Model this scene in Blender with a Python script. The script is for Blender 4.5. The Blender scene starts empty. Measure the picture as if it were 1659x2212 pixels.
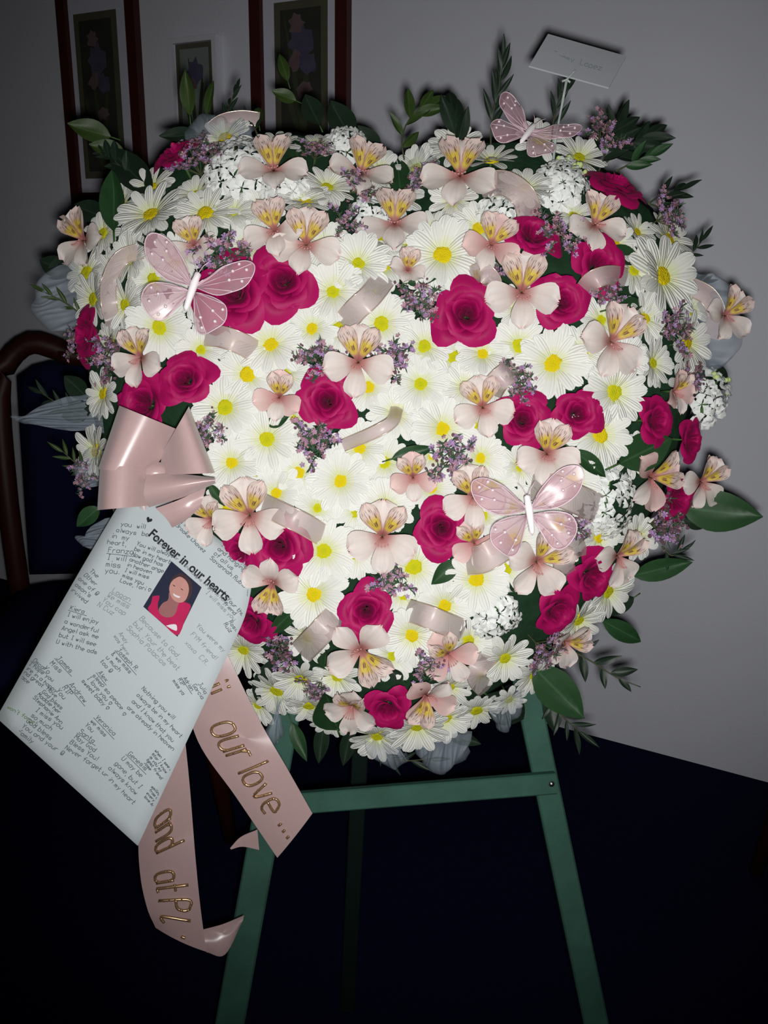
import bpy, math, random
import numpy as np
from mathutils import Vector, Matrix, Quaternion

random.seed(11)
SC = bpy.context.scene
COL = SC.collection

# ------------------------------------------------------------------ camera, light, exposure
W, H, F = 1659, 2212, 1900.0
CAM_Z, PITCH, ROLL = 1.12, math.radians(17), math.radians(1.0)
CAM = Vector((0, 0, CAM_Z))
FWD = Vector((0, math.cos(PITCH), -math.sin(PITCH)))
_up = Vector((0, math.sin(PITCH), math.cos(PITCH)))
RIGHT = Vector((1, 0, 0)) * math.cos(ROLL) + _up * math.sin(ROLL)
UP = _up * math.cos(ROLL) - Vector((1, 0, 0)) * math.sin(ROLL)
CAMROT = Matrix((RIGHT, UP, -FWD)).transposed()          # camera axes as columns

cam_data = bpy.data.cameras.new('camera')
cam_data.sensor_fit = 'VERTICAL'; cam_data.sensor_height = 36.0
cam_data.lens = F / H * 36.0
cam_data.clip_start = 0.02; cam_data.clip_end = 50
cam = bpy.data.objects.new('camera', cam_data); COL.objects.link(cam)
cam.matrix_world = Matrix.Translation(CAM) @ CAMROT.to_4x4()
SC.camera = cam

world = bpy.data.worlds.new('world'); SC.world = world
world.use_nodes = True
world.node_tree.nodes['Background'].inputs[0].default_value = (0.05, 0.06, 0.10, 1)
world.node_tree.nodes['Background'].inputs[1].default_value = 0.05

flash_data = bpy.data.lights.new('phone_flash', 'SPOT')   # the phone's own flash, just under its lens
flash_data.energy = 39.5; flash_data.color = (1.0, 0.99, 0.975)
flash_data.spot_size = math.radians(90); flash_data.spot_blend = 1.0
flash_data.shadow_soft_size = 0.010
flash = bpy.data.objects.new('phone_flash', flash_data); COL.objects.link(flash)
flash.matrix_world = Matrix.Translation(CAM + RIGHT * 0.006 - UP * 0.015) @ (CAMROT @ Matrix.Rotation(math.radians(6), 3, 'X') @ Matrix.Rotation(math.radians(-2.5), 3, 'Y')).to_4x4()

SC.view_settings.view_transform = 'Standard'
SC.view_settings.look = 'None'
SC.view_settings.gamma = 1.0
SC.view_settings.use_curve_mapping = False
SC.view_settings.exposure = 0.0
SC.cycles.max_bounces = 6; SC.cycles.diffuse_bounces = 3; SC.cycles.glossy_bounces = 2; SC.cycles.transparent_max_bounces = 10


# ------------------------------------------------------------------ helpers
def PX(x, y, d):
    x, y, d = float(x), float(y), float(d)
    return CAM + d * (FWD + (x - W / 2) / F * RIGHT - (y - H / 2) / F * UP)


def srgb(r, g, b):
    f = lambda c: (c / 255 / 12.92) if c / 255 <= 0.04045 else ((c / 255 + 0.055) / 1.055) ** 2.4
    return (f(r), f(g), f(b), 1.0)


def node_mat(name):
    m = bpy.data.materials.new(name); m.use_nodes = True
    nt = m.node_tree
    return m, nt, nt.nodes['Principled BSDF']


def simple(name, col, rough=0.6, spec=0.3, metal=0.0, noise=0.0, nscale=30.0, bump=0.0, bscale=200.0, sheen=0.0):
    m, nt, b = node_mat(name)
    b.inputs['Base Color'].default_value = col
    b.inputs['Roughness'].default_value = rough
    b.inputs['Specular IOR Level'].default_value = spec
    b.inputs['Metallic'].default_value = metal
    if sheen: b.inputs['Sheen Weight'].default_value = sheen
    if noise:
        n = nt.nodes.new('ShaderNodeTexNoise'); n.inputs['Scale'].default_value = nscale
        n.inputs['Detail'].default_value = 4
        tc = nt.nodes.new('ShaderNodeTexCoord'); nt.links.new(tc.outputs['Object'], n.inputs['Vector'])
        mx = nt.nodes.new('ShaderNodeMix'); mx.data_type = 'RGBA'
        mx.inputs[6].default_value = tuple(c * (1 - noise) for c in col[:3]) + (1,)
        mx.inputs[7].default_value = tuple(min(1, c * (1 + noise)) for c in col[:3]) + (1,)
        nt.links.new(n.outputs['Fac'], mx.inputs[0]); nt.links.new(mx.outputs[2], b.inputs['Base Color'])
    if bump:
        n2 = nt.nodes.new('ShaderNodeTexNoise'); n2.inputs['Scale'].default_value = bscale
        tc2 = nt.nodes.new('ShaderNodeTexCoord'); nt.links.new(tc2.outputs['Object'], n2.inputs['Vector'])
        bp = nt.nodes.new('ShaderNodeBump'); bp.inputs['Strength'].default_value = bump
        bp.inputs['Distance'].default_value = 0.002
        nt.links.new(n2.outputs['Fac'], bp.inputs['Height']); nt.links.new(bp.outputs['Normal'], b.inputs['Normal'])
    return m


def ramp(nt, src, stops):
    r = nt.nodes.new('ShaderNodeValToRGB')
    el = r.color_ramp.elements
    while len(el) < len(stops): el.new(0.5)
    for e, (p, c) in zip(el, stops): e.position = p; e.color = c
    nt.links.new(src, r.inputs[0]); return r.outputs[0]


def uv_xy(nt):
    uv = nt.nodes.new('ShaderNodeUVMap'); s = nt.nodes.new('ShaderNodeSeparateXYZ')
    nt.links.new(uv.outputs[0], s.inputs[0]); return uv.outputs[0], s.outputs[0], s.outputs[1]


def mixc(nt, fac, a, b, mode='MIX'):
    mx = nt.nodes.new('ShaderNodeMix'); mx.data_type = 'RGBA'; mx.blend_type = mode
    for sock, v in ((mx.inputs[0], fac), (mx.inputs[6], a), (mx.inputs[7], b)):
        if isinstance(v, bpy.types.NodeSocket): nt.links.new(v, sock)
        else: sock.default_value = v
    return mx.outputs[2]


def math_n(nt, op, a, b=None):
    n = nt.nodes.new('ShaderNodeMath'); n.operation = op
    for i, v in enumerate((a, b)):
        if v is None: continue
        if isinstance(v, bpy.types.NodeSocket): nt.links.new(v, n.inputs[i])
        else: n.inputs[i].default_value = v
    return n.outputs[0]


def sheer(name, col, alpha, rough=0.4, spec=0.5):
    """thin translucent fabric: a share of the light passes straight through the weave"""
    m, nt, b = node_mat(name)
    b.inputs['Base Color'].default_value = col
    b.inputs['Roughness'].default_value = rough
    b.inputs['Specular IOR Level'].default_value = spec
    tr = nt.nodes.new('ShaderNodeBsdfTransparent')
    ms = nt.nodes.new('ShaderNodeMixShader')
    n = nt.nodes.new('ShaderNodeTexNoise'); n.inputs['Scale'].default_value = 60
    tc = nt.nodes.new('ShaderNodeTexCoord'); nt.links.new(tc.outputs['Object'], n.inputs['Vector'])
    f = math_n(nt, 'ADD', math_n(nt, 'MULTIPLY', n.outputs['Fac'], 0.2), alpha - 0.1)
    nt.links.new(f, ms.inputs[0])
    nt.links.new(tr.outputs[0], ms.inputs[1]); nt.links.new(b.outputs[0], ms.inputs[2])
    nt.links.new(ms.outputs[0], nt.nodes['Material Output'].inputs[0])
    return m


# ------------------------------------------------------------------ materials
M = {}
M['wall'] = simple('wall_paint', (0.79, 0.805, 0.885, 1), 0.85, 0.15, noise=0.05, nscale=3, bump=0.25, bscale=140)
M['ceiling'] = simple('ceiling_paint', (0.60, 0.60, 0.60, 1), 0.9, 0.1, noise=0.04, nscale=4)
M['carpet'] = simple('navy_carpet', (0.004, 0.005, 0.026, 1), 0.95, 0.05, noise=0.35, nscale=90, bump=0.6, bscale=500)
M['frame'] = simple('dark_cherry_wood', srgb(70, 30, 26), 0.45, 0.3, noise=0.3, nscale=20)
M['mat'] = simple('mat_board', (0.69, 0.70, 0.81, 1), 0.9, 0.1, noise=0.03, nscale=40)
M['print_dark'] = simple('print_ground_olive', srgb(58, 58, 52), 0.8, 0.1, noise=0.45, nscale=18)
M['print_border'] = simple('print_border_tan', srgb(92, 90, 74), 0.8, 0.1, noise=0.2, nscale=30)
M['print_pale'] = simple('print_ground_pale', srgb(132, 140, 136), 0.8, 0.1, noise=0.25, nscale=22)
M['print_iris'] = simple('print_iris_violet', srgb(84, 82, 104), 0.8, 0.1, noise=0.35, nscale=50)
M['print_pink'] = simple('print_flower_pink', srgb(112, 92, 94), 0.8, 0.1, noise=0.3, nscale=50)
M['print_leaf'] = simple('print_leaf_green', srgb(66, 74, 52), 0.8, 0.1, noise=0.3, nscale=50)
M['pale_frame'] = simple('pale_frame_paint', (0.78, 0.79, 0.87, 1), 0.6, 0.2, noise=0.03)
M['chair_wood'] = simple('chair_mahogany', srgb(46, 16, 10), 0.5, 0.25, noise=0.35, nscale=14)
M['chair_cloth'] = simple('chair_navy_fabric', (0.005, 0.007, 0.03, 1), 0.95, 0.05, noise=0.3, nscale=120)
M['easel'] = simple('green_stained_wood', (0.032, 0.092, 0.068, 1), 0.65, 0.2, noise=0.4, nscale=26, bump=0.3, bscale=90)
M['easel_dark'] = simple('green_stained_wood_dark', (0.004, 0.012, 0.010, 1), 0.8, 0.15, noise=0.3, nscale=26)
M['metal'] = simple('zinc', (0.7, 0.7, 0.72, 1), 0.25, 0.5, metal=1.0, noise=0.05)
M['foam'] = simple('mossy_foam', (0.012, 0.034, 0.016, 1), 0.95, 0.1, noise=0.5, nscale=60, bump=0.6, bscale=120)
M['stem'] = simple('stem_green', (0.040, 0.095, 0.025, 1), 0.6, 0.2, noise=0.3)
M['stem_brown'] = simple('twig_brown_green', (0.055, 0.062, 0.028, 1), 0.7, 0.2, noise=0.3)
M['needle'] = simple('needle_green', (0.030, 0.065, 0.032, 1), 0.6, 0.2, noise=0.3, nscale=9)
M['lilac'] = simple('floret_lilac', srgb(156, 124, 168), 0.7, 0.15, noise=0.2, nscale=12)
M['mauve'] = simple('floret_mauve', srgb(164, 124, 138), 0.7, 0.15, noise=0.2, nscale=12)
M['bud_brown'] = simple('bud_mauve_brown', srgb(98, 70, 80), 0.7, 0.15, noise=0.3, nscale=12)
M['bead'] = simple('clear_bead', (0.70, 0.60, 0.64, 1), 0.16, 1.0, noise=0.02)
M['body'] = simple('chenille_white', (0.80, 0.74, 0.76, 1), 0.8, 0.3, noise=0.1, nscale=80, sheen=0.4)
M['vein'] = simple('wing_cord_white', (0.66, 0.50, 0.57, 1), 0.4, 0.6, noise=0.05)
M['thread'] = simple('gilt_thread', (0.80, 0.66, 0.52, 1), 0.3, 0.6, metal=0.6, noise=0.1, nscale=200)
M['paper'] = simple('white_paper', (0.42, 0.465, 0.48, 1), 0.8, 0.15, noise=0.02, nscale=6)
M['ink'] = simple('black_print', (0.020, 0.022, 0.028, 1), 0.7, 0.1, noise=0.1)
M['pen'] = simple('pen_ink', (0.060, 0.085, 0.105, 1), 0.7, 0.1, noise=0.2, nscale=40)
M['pen_pale'] = simple('pencil_grey', (0.20, 0.23, 0.25, 1), 0.8, 0.1, noise=0.2, nscale=40)
M['pen_green'] = simple('green_pen_ink', (0.12, 0.20, 0.10, 1), 0.7, 0.1, noise=0.2, nscale=40)
M['ph_dark'] = simple('photo_dark', srgb(30, 34, 54), 0.5, 0.2, noise=0.2)
M['ph_hair'] = simple('photo_hair', srgb(56, 40, 44), 0.5, 0.2, noise=0.2)
M['ph_skin'] = simple('photo_skin', srgb(176, 128, 120), 0.5, 0.2, noise=0.12, nscale=160)
M['ph_skin2'] = simple('photo_skin_deep', srgb(138, 90, 90), 0.5, 0.2, noise=0.1, nscale=160)
M['ph_top'] = simple('photo_magenta_top', srgb(170, 20, 76), 0.5, 0.2, noise=0.25, nscale=90)
M['ph_white'] = simple('photo_white', srgb(204, 200, 206), 0.5, 0.2, noise=0.05)
M['card'] = simple('envelope_paper', (0.40, 0.42, 0.45, 1), 0.8, 0.15, noise=0.03, nscale=20)
M['card_ink'] = simple('envelope_ink', (0.20, 0.235, 0.26, 1), 0.8, 0.1, noise=0.1)
M['pick'] = sheer('clear_plastic', (0.75, 0.85, 0.82, 1), 0.35, 0.1, 0.9)
M['ribbon'] = sheer('sheer_pink_ribbon', (0.62, 0.49, 0.48, 1), 0.58, 0.35, 0.4)
M['tulle'] = sheer('pale_tulle', (0.34, 0.40, 0.47, 1), 0.24, 0.5, 0.4)
M['wing'] = sheer('sheer_pink_wing', (0.62, 0.36, 0.42, 1), 0.44, 0.3, 0.5)

m, nt, b = node_mat('pink_satin')                        # ribbon satin: soft sheen across the weave
b.inputs['Base Color'].default_value = (0.50, 0.285, 0.275, 1); b.inputs['Roughness'].default_value = 0.30
b.inputs['Specular IOR Level'].default_value = 0.55; b.inputs['Sheen Weight'].default_value = 0.2
b.inputs['Anisotropic'].default_value = 0.6
n = nt.nodes.new('ShaderNodeTexNoise'); n.inputs['Scale'].default_value = 220
tc = nt.nodes.new('ShaderNodeTexCoord'); nt.links.new(tc.outputs['Object'], n.inputs['Vector'])
nt.links.new(mixc(nt, n.outputs['Fac'], (0.37, 0.255, 0.25, 1), (0.40, 0.278, 0.272, 1)), b.inputs['Base Color'])
M['satin'] = m

m, nt, b = node_mat('gold_glitter')
b.inputs['Metallic'].default_value = 0.85; b.inputs['Roughness'].default_value = 0.32
v = nt.nodes.new('ShaderNodeTexVoronoi'); v.inputs['Scale'].default_value = 900
tc = nt.nodes.new('ShaderNodeTexCoord'); nt.links.new(tc.outputs['Object'], v.inputs['Vector'])
nt.links.new(mixc(nt, v.outputs['Distance'], (0.42, 0.24, 0.12, 1), (0.75, 0.52, 0.30, 1)), b.inputs['Base Color'])
bp = nt.nodes.new('ShaderNodeBump'); bp.inputs['Strength'].default_value = 1.0; bp.inputs['Distance'].default_value = 0.003
nt.links.new(v.outputs['Color'], bp.inputs['Height']); nt.links.new(bp.outputs['Normal'], b.inputs['Normal'])
M['glitter'] = m

# daisy petal: white, faint lengthwise ridges, yellow-green where it meets the disc
m, nt, b = node_mat('daisy_petal')
uv, ux, uy = uv_xy(nt)
c = ramp(nt, uy, [(0.0, (0.62, 0.66, 0.20, 1)), (0.15, (0.66, 0.69, 0.42, 1)), (0.38, (0.72, 0.725, 0.665, 1)), (1.0, (0.73, 0.74, 0.715, 1))])
wv = nt.nodes.new('ShaderNodeTexWave'); wv.inputs['Scale'].default_value = 1.3; wv.inputs['Distortion'].default_value = 0.6
nt.links.new(uv, wv.inputs['Vector'])
nt.links.new(c, b.inputs['Base Color']); b.inputs['Roughness'].default_value = 0.6; b.inputs['Specular IOR Level'].default_value = 0.2
bp = nt.nodes.new('ShaderNodeBump'); bp.inputs['Strength'].default_value = 0.3; bp.inputs['Distance'].default_value = 0.02
nt.links.new(wv.outputs['Fac'], bp.inputs['Height']); nt.links.new(bp.outputs['Normal'], b.inputs['Normal'])
b.inputs['Subsurface Weight'].default_value = 0.0


def translucent(m, col, share):
    nt = m.node_tree; b = nt.nodes['Principled BSDF']; out = nt.nodes['Material Output']
    t = nt.nodes.new('ShaderNodeBsdfTranslucent'); t.inputs[0].default_value = col
    ms = nt.nodes.new('ShaderNodeMixShader'); ms.inputs[0].default_value = share
    nt.links.new(b.outputs[0], ms.inputs[1]); nt.links.new(t.outputs[0], ms.inputs[2]); nt.links.new(ms.outputs[0], out.inputs[0])


translucent(m, (0.74, 0.75, 0.68, 1), 0.14)
M['daisy'] = m


def disc_mat(name, inner, outer):
    m, nt, b = node_mat(name)
    tc = nt.nodes.new('ShaderNodeTexCoord'); ln = nt.nodes.new('ShaderNodeVectorMath'); ln.operation = 'LENGTH'
    nt.links.new(tc.outputs['Object'], ln.inputs[0])
    c = ramp(nt, ln.outputs['Value'], [(0.05, inner), (0.17, outer), (0.3, outer)])
    vo = nt.nodes.new('ShaderNodeTexVoronoi'); vo.inputs['Scale'].default_value = 30
    nt.links.new(tc.outputs['Object'], vo.inputs['Vector'])
    nt.links.new(mixc(nt, math_n(nt, 'MULTIPLY', vo.outputs['Distance'], 0.5), c, (0.50, 0.42, 0.01, 1)), b.inputs['Base Color'])
    bp = nt.nodes.new('ShaderNodeBump'); bp.inputs['Strength'].default_value = 0.35; bp.inputs['Distance'].default_value = 0.03
    bp.invert = True
    nt.links.new(vo.outputs['Distance'], bp.inputs['Height']); nt.links.new(bp.outputs['Normal'], b.inputs['Normal'])
    b.inputs['Roughness'].default_value = 0.8; b.inputs['Specular IOR Level'].default_value = 0.1
    return m


M['disc_y'] = disc_mat('disc_yellow', (0.48, 0.42, 0.006, 1), (0.64, 0.49, 0.005, 1))
M['disc_g'] = disc_mat('disc_lime', (0.27, 0.36, 0.006, 1), (0.48, 0.49, 0.008, 1))

# rose petal
m, nt, b = node_mat('rose_petal')
uv, ux, uy = uv_xy(nt)
n = nt.nodes.new('ShaderNodeTexNoise'); n.inputs['Scale'].default_value = 7; n.inputs['Detail'].default_value = 5
tc = nt.nodes.new('ShaderNodeTexCoord'); nt.links.new(tc.outputs['Object'], n.inputs['Vector'])
c = ramp(nt, uy, [(0.0, (0.13, 0.0006, 0.026, 1)), (0.7, (0.235, 0.0012, 0.052, 1)), (1.0, (0.34, 0.004, 0.086, 1))])
nt.links.new(mixc(nt, math_n(nt, 'MULTIPLY', n.outputs['Fac'], 0.35), c, (0.32, 0.005, 0.095, 1)), b.inputs['Base Color'])
b.inputs['Roughness'].default_value = 0.55; b.inputs['Specular IOR Level'].default_value = 0.14
b.inputs['Sheen Weight'].default_value = 0.04; b.inputs['Sheen Tint'].default_value = (1, 0.25, 0.5, 1)
M['rose'] = m


# alstroemeria tepals
def alst(name, stops, streak):
    m, nt, b = node_mat(name)
    uv, ux, uy = uv_xy(nt)
    c = ramp(nt, uy, stops)
    n0 = nt.nodes.new('ShaderNodeTexNoise'); n0.inputs['Scale'].default_value = 3.0; n0.inputs['Detail'].default_value = 3
    tc = nt.nodes.new('ShaderNodeTexCoord'); nt.links.new(tc.outputs['Object'], n0.inputs['Vector'])
    c = mixc(nt, math_n(nt, 'MULTIPLY', n0.outputs['Fac'], 0.18), c, (0.58, 0.45, 0.43, 1))
    if streak:
        mid = math_n(nt, 'ABSOLUTE', math_n(nt, 'SUBTRACT', ux, 0.5))
        inb = ramp(nt, mid, [(0.0, (1, 1, 1, 1)), (0.30, (1, 1, 1, 1)), (0.46, (0, 0, 0, 1))])
        yl = ramp(nt, uy, [(0.14, (0, 0, 0, 1)), (0.24, (1, 1, 1, 1)), (0.50, (1, 1, 1, 1)), (0.66, (0, 0, 0, 1))])
        c = mixc(nt, math_n(nt, 'MULTIPLY', inb, yl), c, (0.60, 0.45, 0.05, 1))
        mp = nt.nodes.new('ShaderNodeMapping'); mp.inputs['Scale'].default_value = (24, 4.2, 1)
        nt.links.new(uv, mp.inputs[0])
        ns = nt.nodes.new('ShaderNodeTexNoise'); ns.inputs['Scale'].default_value = 1.0; ns.inputs['Detail'].default_value = 0
        nt.links.new(mp.outputs[0], ns.inputs['Vector'])
        dash = ramp(nt, ns.outputs['Fac'], [(0.58, (0, 0, 0, 1)), (0.63, (1, 1, 1, 1))])
        zone = ramp(nt, uy, [(0.18, (0, 0, 0, 1)), (0.30, (1, 1, 1, 1)), (0.78, (1, 1, 1, 1)), (0.86, (0, 0, 0, 1))])
        c = mixc(nt, math_n(nt, 'MULTIPLY', math_n(nt, 'MULTIPLY', dash, zone), 0.85), c, (0.10, 0.012, 0.04, 1))
    else:
        mp = nt.nodes.new('ShaderNodeMapping'); mp.inputs['Scale'].default_value = (9, 0.8, 1)
        nt.links.new(uv, mp.inputs[0])
        ns = nt.nodes.new('ShaderNodeTexNoise'); ns.inputs['Scale'].default_value = 1.0
        nt.links.new(mp.outputs[0], ns.inputs['Vector'])
        vn = ramp(nt, ns.outputs['Fac'], [(0.45, (0, 0, 0, 1)), (0.65, (0.16, 0.16, 0.16, 1))])
        c = mixc(nt, vn, c, (0.55, 0.30, 0.28, 1))
    nt.links.new(c, b.inputs['Base Color'])
    b.inputs['Roughness'].default_value = 0.55; b.inputs['Specular IOR Level'].default_value = 0.25
    translucent(m, (0.70, 0.56, 0.50, 1), 0.22)
    return m


M['al_outer'] = alst('alstroemeria_outer', [(0.0, (0.26, 0.06, 0.05, 1)), (0.14, (0.40, 0.15, 0.14, 1)), (0.40, (0.63, 0.555, 0.51, 1)), (0.9, (0.69, 0.66, 0.63, 1)), (1.0, (0.64, 0.48, 0.45, 1))], False)
M['al_inner'] = alst('alstroemeria_streaked', [(0.0, (0.22, 0.05, 0.04, 1)), (0.16, (0.38, 0.13, 0.11, 1)), (0.8, (0.66, 0.56, 0.50, 1)), (1.0, (0.62, 0.46, 0.43, 1))], True)
M['al_outer_p'] = alst('alstroemeria_outer_pink', [(0.0, (0.40, 0.07, 0.08, 1)), (0.3, (0.52, 0.26, 0.25, 1)), (0.7, (0.60, 0.42, 0.40, 1)), (1.0, (0.76, 0.55, 0.52, 1))], False)
M['stock'] = simple('stock_petal_white', (0.82, 0.84, 0.82, 1), 0.6, 0.2, noise=0.03, nscale=8)
translucent(M['stock'], (0.82, 0.84, 0.80, 1), 0.28)
M['stock_bud'] = simple('stock_bud_green', (0.42, 0.52, 0.20, 1), 0.6, 0.2, noise=0.2, nscale=8)


def leaf_mat(name, col):
    m, nt, b = node_mat(name)
    uv, ux, uy = uv_xy(nt)
    mid = math_n(nt, 'ABSOLUTE', math_n(nt, 'SUBTRACT', ux, 0.5))
    rib = ramp(nt, mid, [(0.0, (1, 1, 1, 1)), (0.05, (0, 0, 0, 1))])
    n0 = nt.nodes.new('ShaderNodeTexNoise'); n0.inputs['Scale'].default_value = 5; n0.inputs['Detail'].default_value = 4
    tc = nt.nodes.new('ShaderNodeTexCoord'); nt.links.new(tc.outputs['Object'], n0.inputs['Vector'])
    c = mixc(nt, n0.outputs['Fac'], tuple(k * 0.75 for k in col[:3]) + (1,), tuple(k * 1.3 for k in col[:3]) + (1,))
    c = mixc(nt, math_n(nt, 'MULTIPLY', rib, 0.5), c, tuple(min(1, k * 2.2 + 0.02) for k in col[:3]) + (1,))
    nt.links.new(c, b.inputs['Base Color'])
    b.inputs['Roughness'].default_value = 0.5; b.inputs['Specular IOR Level'].default_value = 0.3
    return m


M['leaf'] = leaf_mat('leaf_green', (0.015, 0.048, 0.016, 1))
M['leaf_dark'] = leaf_mat('leaf_dark_green', (0.009, 0.020, 0.011, 1))
M['leaf_olive'] = leaf_mat('leaf_olive_green', (0.022, 0.044, 0.008, 1))


# ------------------------------------------------------------------ mesh helpers
def mesh_from(name, verts, faces, mats=None, uvs=None, smooth=True, midx=None):
    me = bpy.data.meshes.new(name)
    me.from_pydata([tuple(v) for v in verts], [], faces)
    for k in (mats or []): me.materials.append(k)
    if uvs is not None:
        lay = me.uv_layers.new(name='UVMap')
        idx = np.zeros(len(me.loops), dtype=np.int32); me.loops.foreach_get('vertex_index', idx)
        lay.data.foreach_set('uv', np.asarray(uvs, dtype=np.float32)[idx].ravel())
    if midx is not None: me.polygons.foreach_set('material_index', np.asarray(midx, dtype=np.int32))
    if smooth: me.polygons.foreach_set('use_smooth', np.ones(len(me.polygons), dtype=bool))
    me.update()
    return me


def grid(name, fn, nu, nv, mat, smooth=True):
    vs, uv, fs = [], [], []
    for j in range(nv + 1):
        for i in range(nu + 1):
            u, v = i / nu, j / nv
            vs.append(fn(u, v)); uv.append((u, v))
    for j in range(nv):
        for i in range(nu):
            a = j * (nu + 1) + i
            fs.append((a, a + 1, a + nu + 2, a + nu + 1))
    return mesh_from(name, vs, fs, [mat], uv, smooth)


def obj(name, me, parent=None, loc=None, rot=None, scale=None, mw=None):
    o = bpy.data.objects.new(name, me); COL.objects.link(o)
    if parent is not None: o.parent = parent
    if mw is not None: o.matrix_basis = mw
    else:
        if loc is not None: o.location = loc
        if rot is not None: o.rotation_euler = rot
        if scale is not None: o.scale = (scale,) * 3 if isinstance(scale, (int, float)) else scale
    return o


def tag(o, label=None, cat=None, group=None, kind=None):
    if label: o['label'] = label
    if cat: o['category'] = cat
    if group: o['group'] = group
    if kind: o['kind'] = kind
    return o


def cr(pts, n):
    """Catmull-Rom resample of a polyline (any dimension) to n+1 points"""
    p = [np.array(q, dtype=float) for q in pts]
    p = [2 * p[0] - p[1]] + p + [2 * p[-1] - p[-2]]
    out, m = [], len(p) - 3
    for k in range(n + 1):
        t = k / n * m; i = min(int(t), m - 1); t -= i
        a, b_, c, d = p[i:i + 4]
        out.append(0.5 * ((2 * b_) + (c - a) * t + (2 * a - 5 * b_ + 4 * c - d) * t * t + (3 * b_ - a - 3 * c + d) * t ** 3))
    return out


class MB:
    """collects boxes, bars and tubes into one mesh"""
    def __init__(s): s.v, s.f, s.m = [], [], []

    def add(s, vs, fs, mi=0):
        o = len(s.v); s.v += [tuple(v) for v in vs]
        s.f += [tuple(i + o for i in f) for f in fs]; s.m += [mi] * len(fs)

    def box(s, lo, hi, mi=0):
        (a, b_, c), (d, e, f) = lo, hi
        s.add([(a, b_, c), (d, b_, c), (d, e, c), (a, e, c), (a, b_, f), (d, b_, f), (d, e, f), (a, e, f)],
              [(0, 3, 2, 1), (4, 5, 6, 7), (0, 1, 5, 4), (1, 2, 6, 5), (2, 3, 7, 6), (3, 0, 4, 7)], mi)

    def bar(s, p, q, w, t, wdir, bev=0.0, mi=0):
        """rectangular bar from p to q, width w along wdir, thickness t"""
        p, q = Vector(p), Vector(q); d = (q - p).normalized()
        wd = Vector(wdir); wd = (wd - wd.dot(d) * d).normalized(); td = d.cross(wd)
        c = min(w, t) * bev
        prof = [(-w / 2 + c, -t / 2), (w / 2 - c, -t / 2), (w / 2, -t / 2 + c), (w / 2, t / 2 - c), (w / 2 - c, t / 2), (-w / 2 + c, t / 2), (-w / 2, t / 2 - c), (-w / 2, -t / 2 + c)] if c > 0 else [(-w / 2, -t / 2), (w / 2, -t / 2), (w / 2, t / 2), (-w / 2, t / 2)]
        n = len(prof)
        vs = [p + a * wd + b_ * td for a, b_ in prof] + [q + a * wd + b_ * td for a, b_ in prof]
        fs = [(i, (i + 1) % n, n + (i + 1) % n, n + i) for i in range(n)] + [tuple(range(n - 1, -1, -1)), tuple(range(n, 2 * n))]
        s.add(vs, fs, mi)

    def tube(s, pts, r, n=6, mi=0):
        pts = [Vector(p) for p in pts]
        rs = r if isinstance(r, (list, tuple)) else [r] * len(pts)
        vs, fs = [], []
        ref = Vector((0.31, 0.17, 0.94))
        for k, p in enumerate(pts):
            d = (pts[min(k + 1, len(pts) - 1)] - pts[max(k - 1, 0)])
            d = d.normalized() if d.length > 1e-9 else Vector((0, 0, 1))
            a = d.cross(ref)
            if a.length < 1e-3: a = d.cross(Vector((1, 0, 0)))
            a.normalize(); b_ = d.cross(a)
            for i in range(n):
                t = 2 * math.pi * i / n
                vs.append(p + rs[k] * (math.cos(t) * a + math.sin(t) * b_))
        for k in range(len(pts) - 1):
            for i in range(n):
                fs.append((k * n + i, k * n + (i + 1) % n, (k + 1) * n + (i + 1) % n, (k + 1) * n + i))
        fs += [tuple(range(n - 1, -1, -1)), tuple(range((len(pts) - 1) * n, len(pts) * n))]
        s.add(vs, fs, mi)

    def ball(s, c, r, n=8, mi=0, squash=1.0):
        vs, fs = [], []
        c = Vector(c)
        for j in range(1, n // 2):
            t = math.pi * j / (n // 2)
            for i in range(n):
                p = 2 * math.pi * i / n
                vs.append(c + Vector((r * math.sin(t) * math.cos(p), r * math.sin(t) * math.sin(p), r * squash * math.cos(t))))
        rows = n // 2 - 1
        for j in range(rows - 1):
            for i in range(n):
                fs.append((j * n + i, (j + 1) * n + i, (j + 1) * n + (i + 1) % n, j * n + (i + 1) % n))
        vs += [c + Vector((0, 0, r * squash)), c - Vector((0, 0, r * squash))]
        for i in range(n):
            fs.append((rows * n, i, (i + 1) % n)); fs.append((rows * n + 1, (rows - 1) * n + (i + 1) % n, (rows - 1) * n + i))
        s.add(vs, fs, mi)

    def mesh(s, name, mats, smooth=False):
        mats = mats if isinstance(mats, list) else [mats]
        return mesh_from(name, s.v, s.f, mats, None, smooth, s.m)


def empty(name, loc, mw=None):
    o = bpy.data.objects.new(name, None); COL.objects.link(o); o.empty_display_size = 0.02
    if mw is not None: o.matrix_basis = mw
    else: o.location = loc
    return o


def loft(name, A, B, nv, nu, mat, puff=0.0):
    """surface between two edge curves A and B (lists of 3D points); puff bows it toward the viewer side"""
    a, b_ = cr(A, nv), cr(B, nv)
    def fn(u, v):
        k = min(int(round(v * nv)), nv)
        p = a[k] * (1 - u) + b_[k] * u
        if puff:
            t = a[min(k + 1, nv)] - a[max(k - 1, 0)]; w = b_[k] - a[k]
            nn = np.cross(t, w); nn = nn / (np.linalg.norm(nn) + 1e-9)
            if np.dot(nn, np.array(-FWD)) < 0: nn = -nn
            p = p + nn * puff * 4 * u * (1 - u)
        return p
    return grid(name, fn, nu, nv, mat), a, b_


# ------------------------------------------------------------------ room
def floor_pt(x, y):
    d = (PX(x, y, 1.0) - CAM); t = -CAM_Z / d.z
    return CAM + d * t


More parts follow.
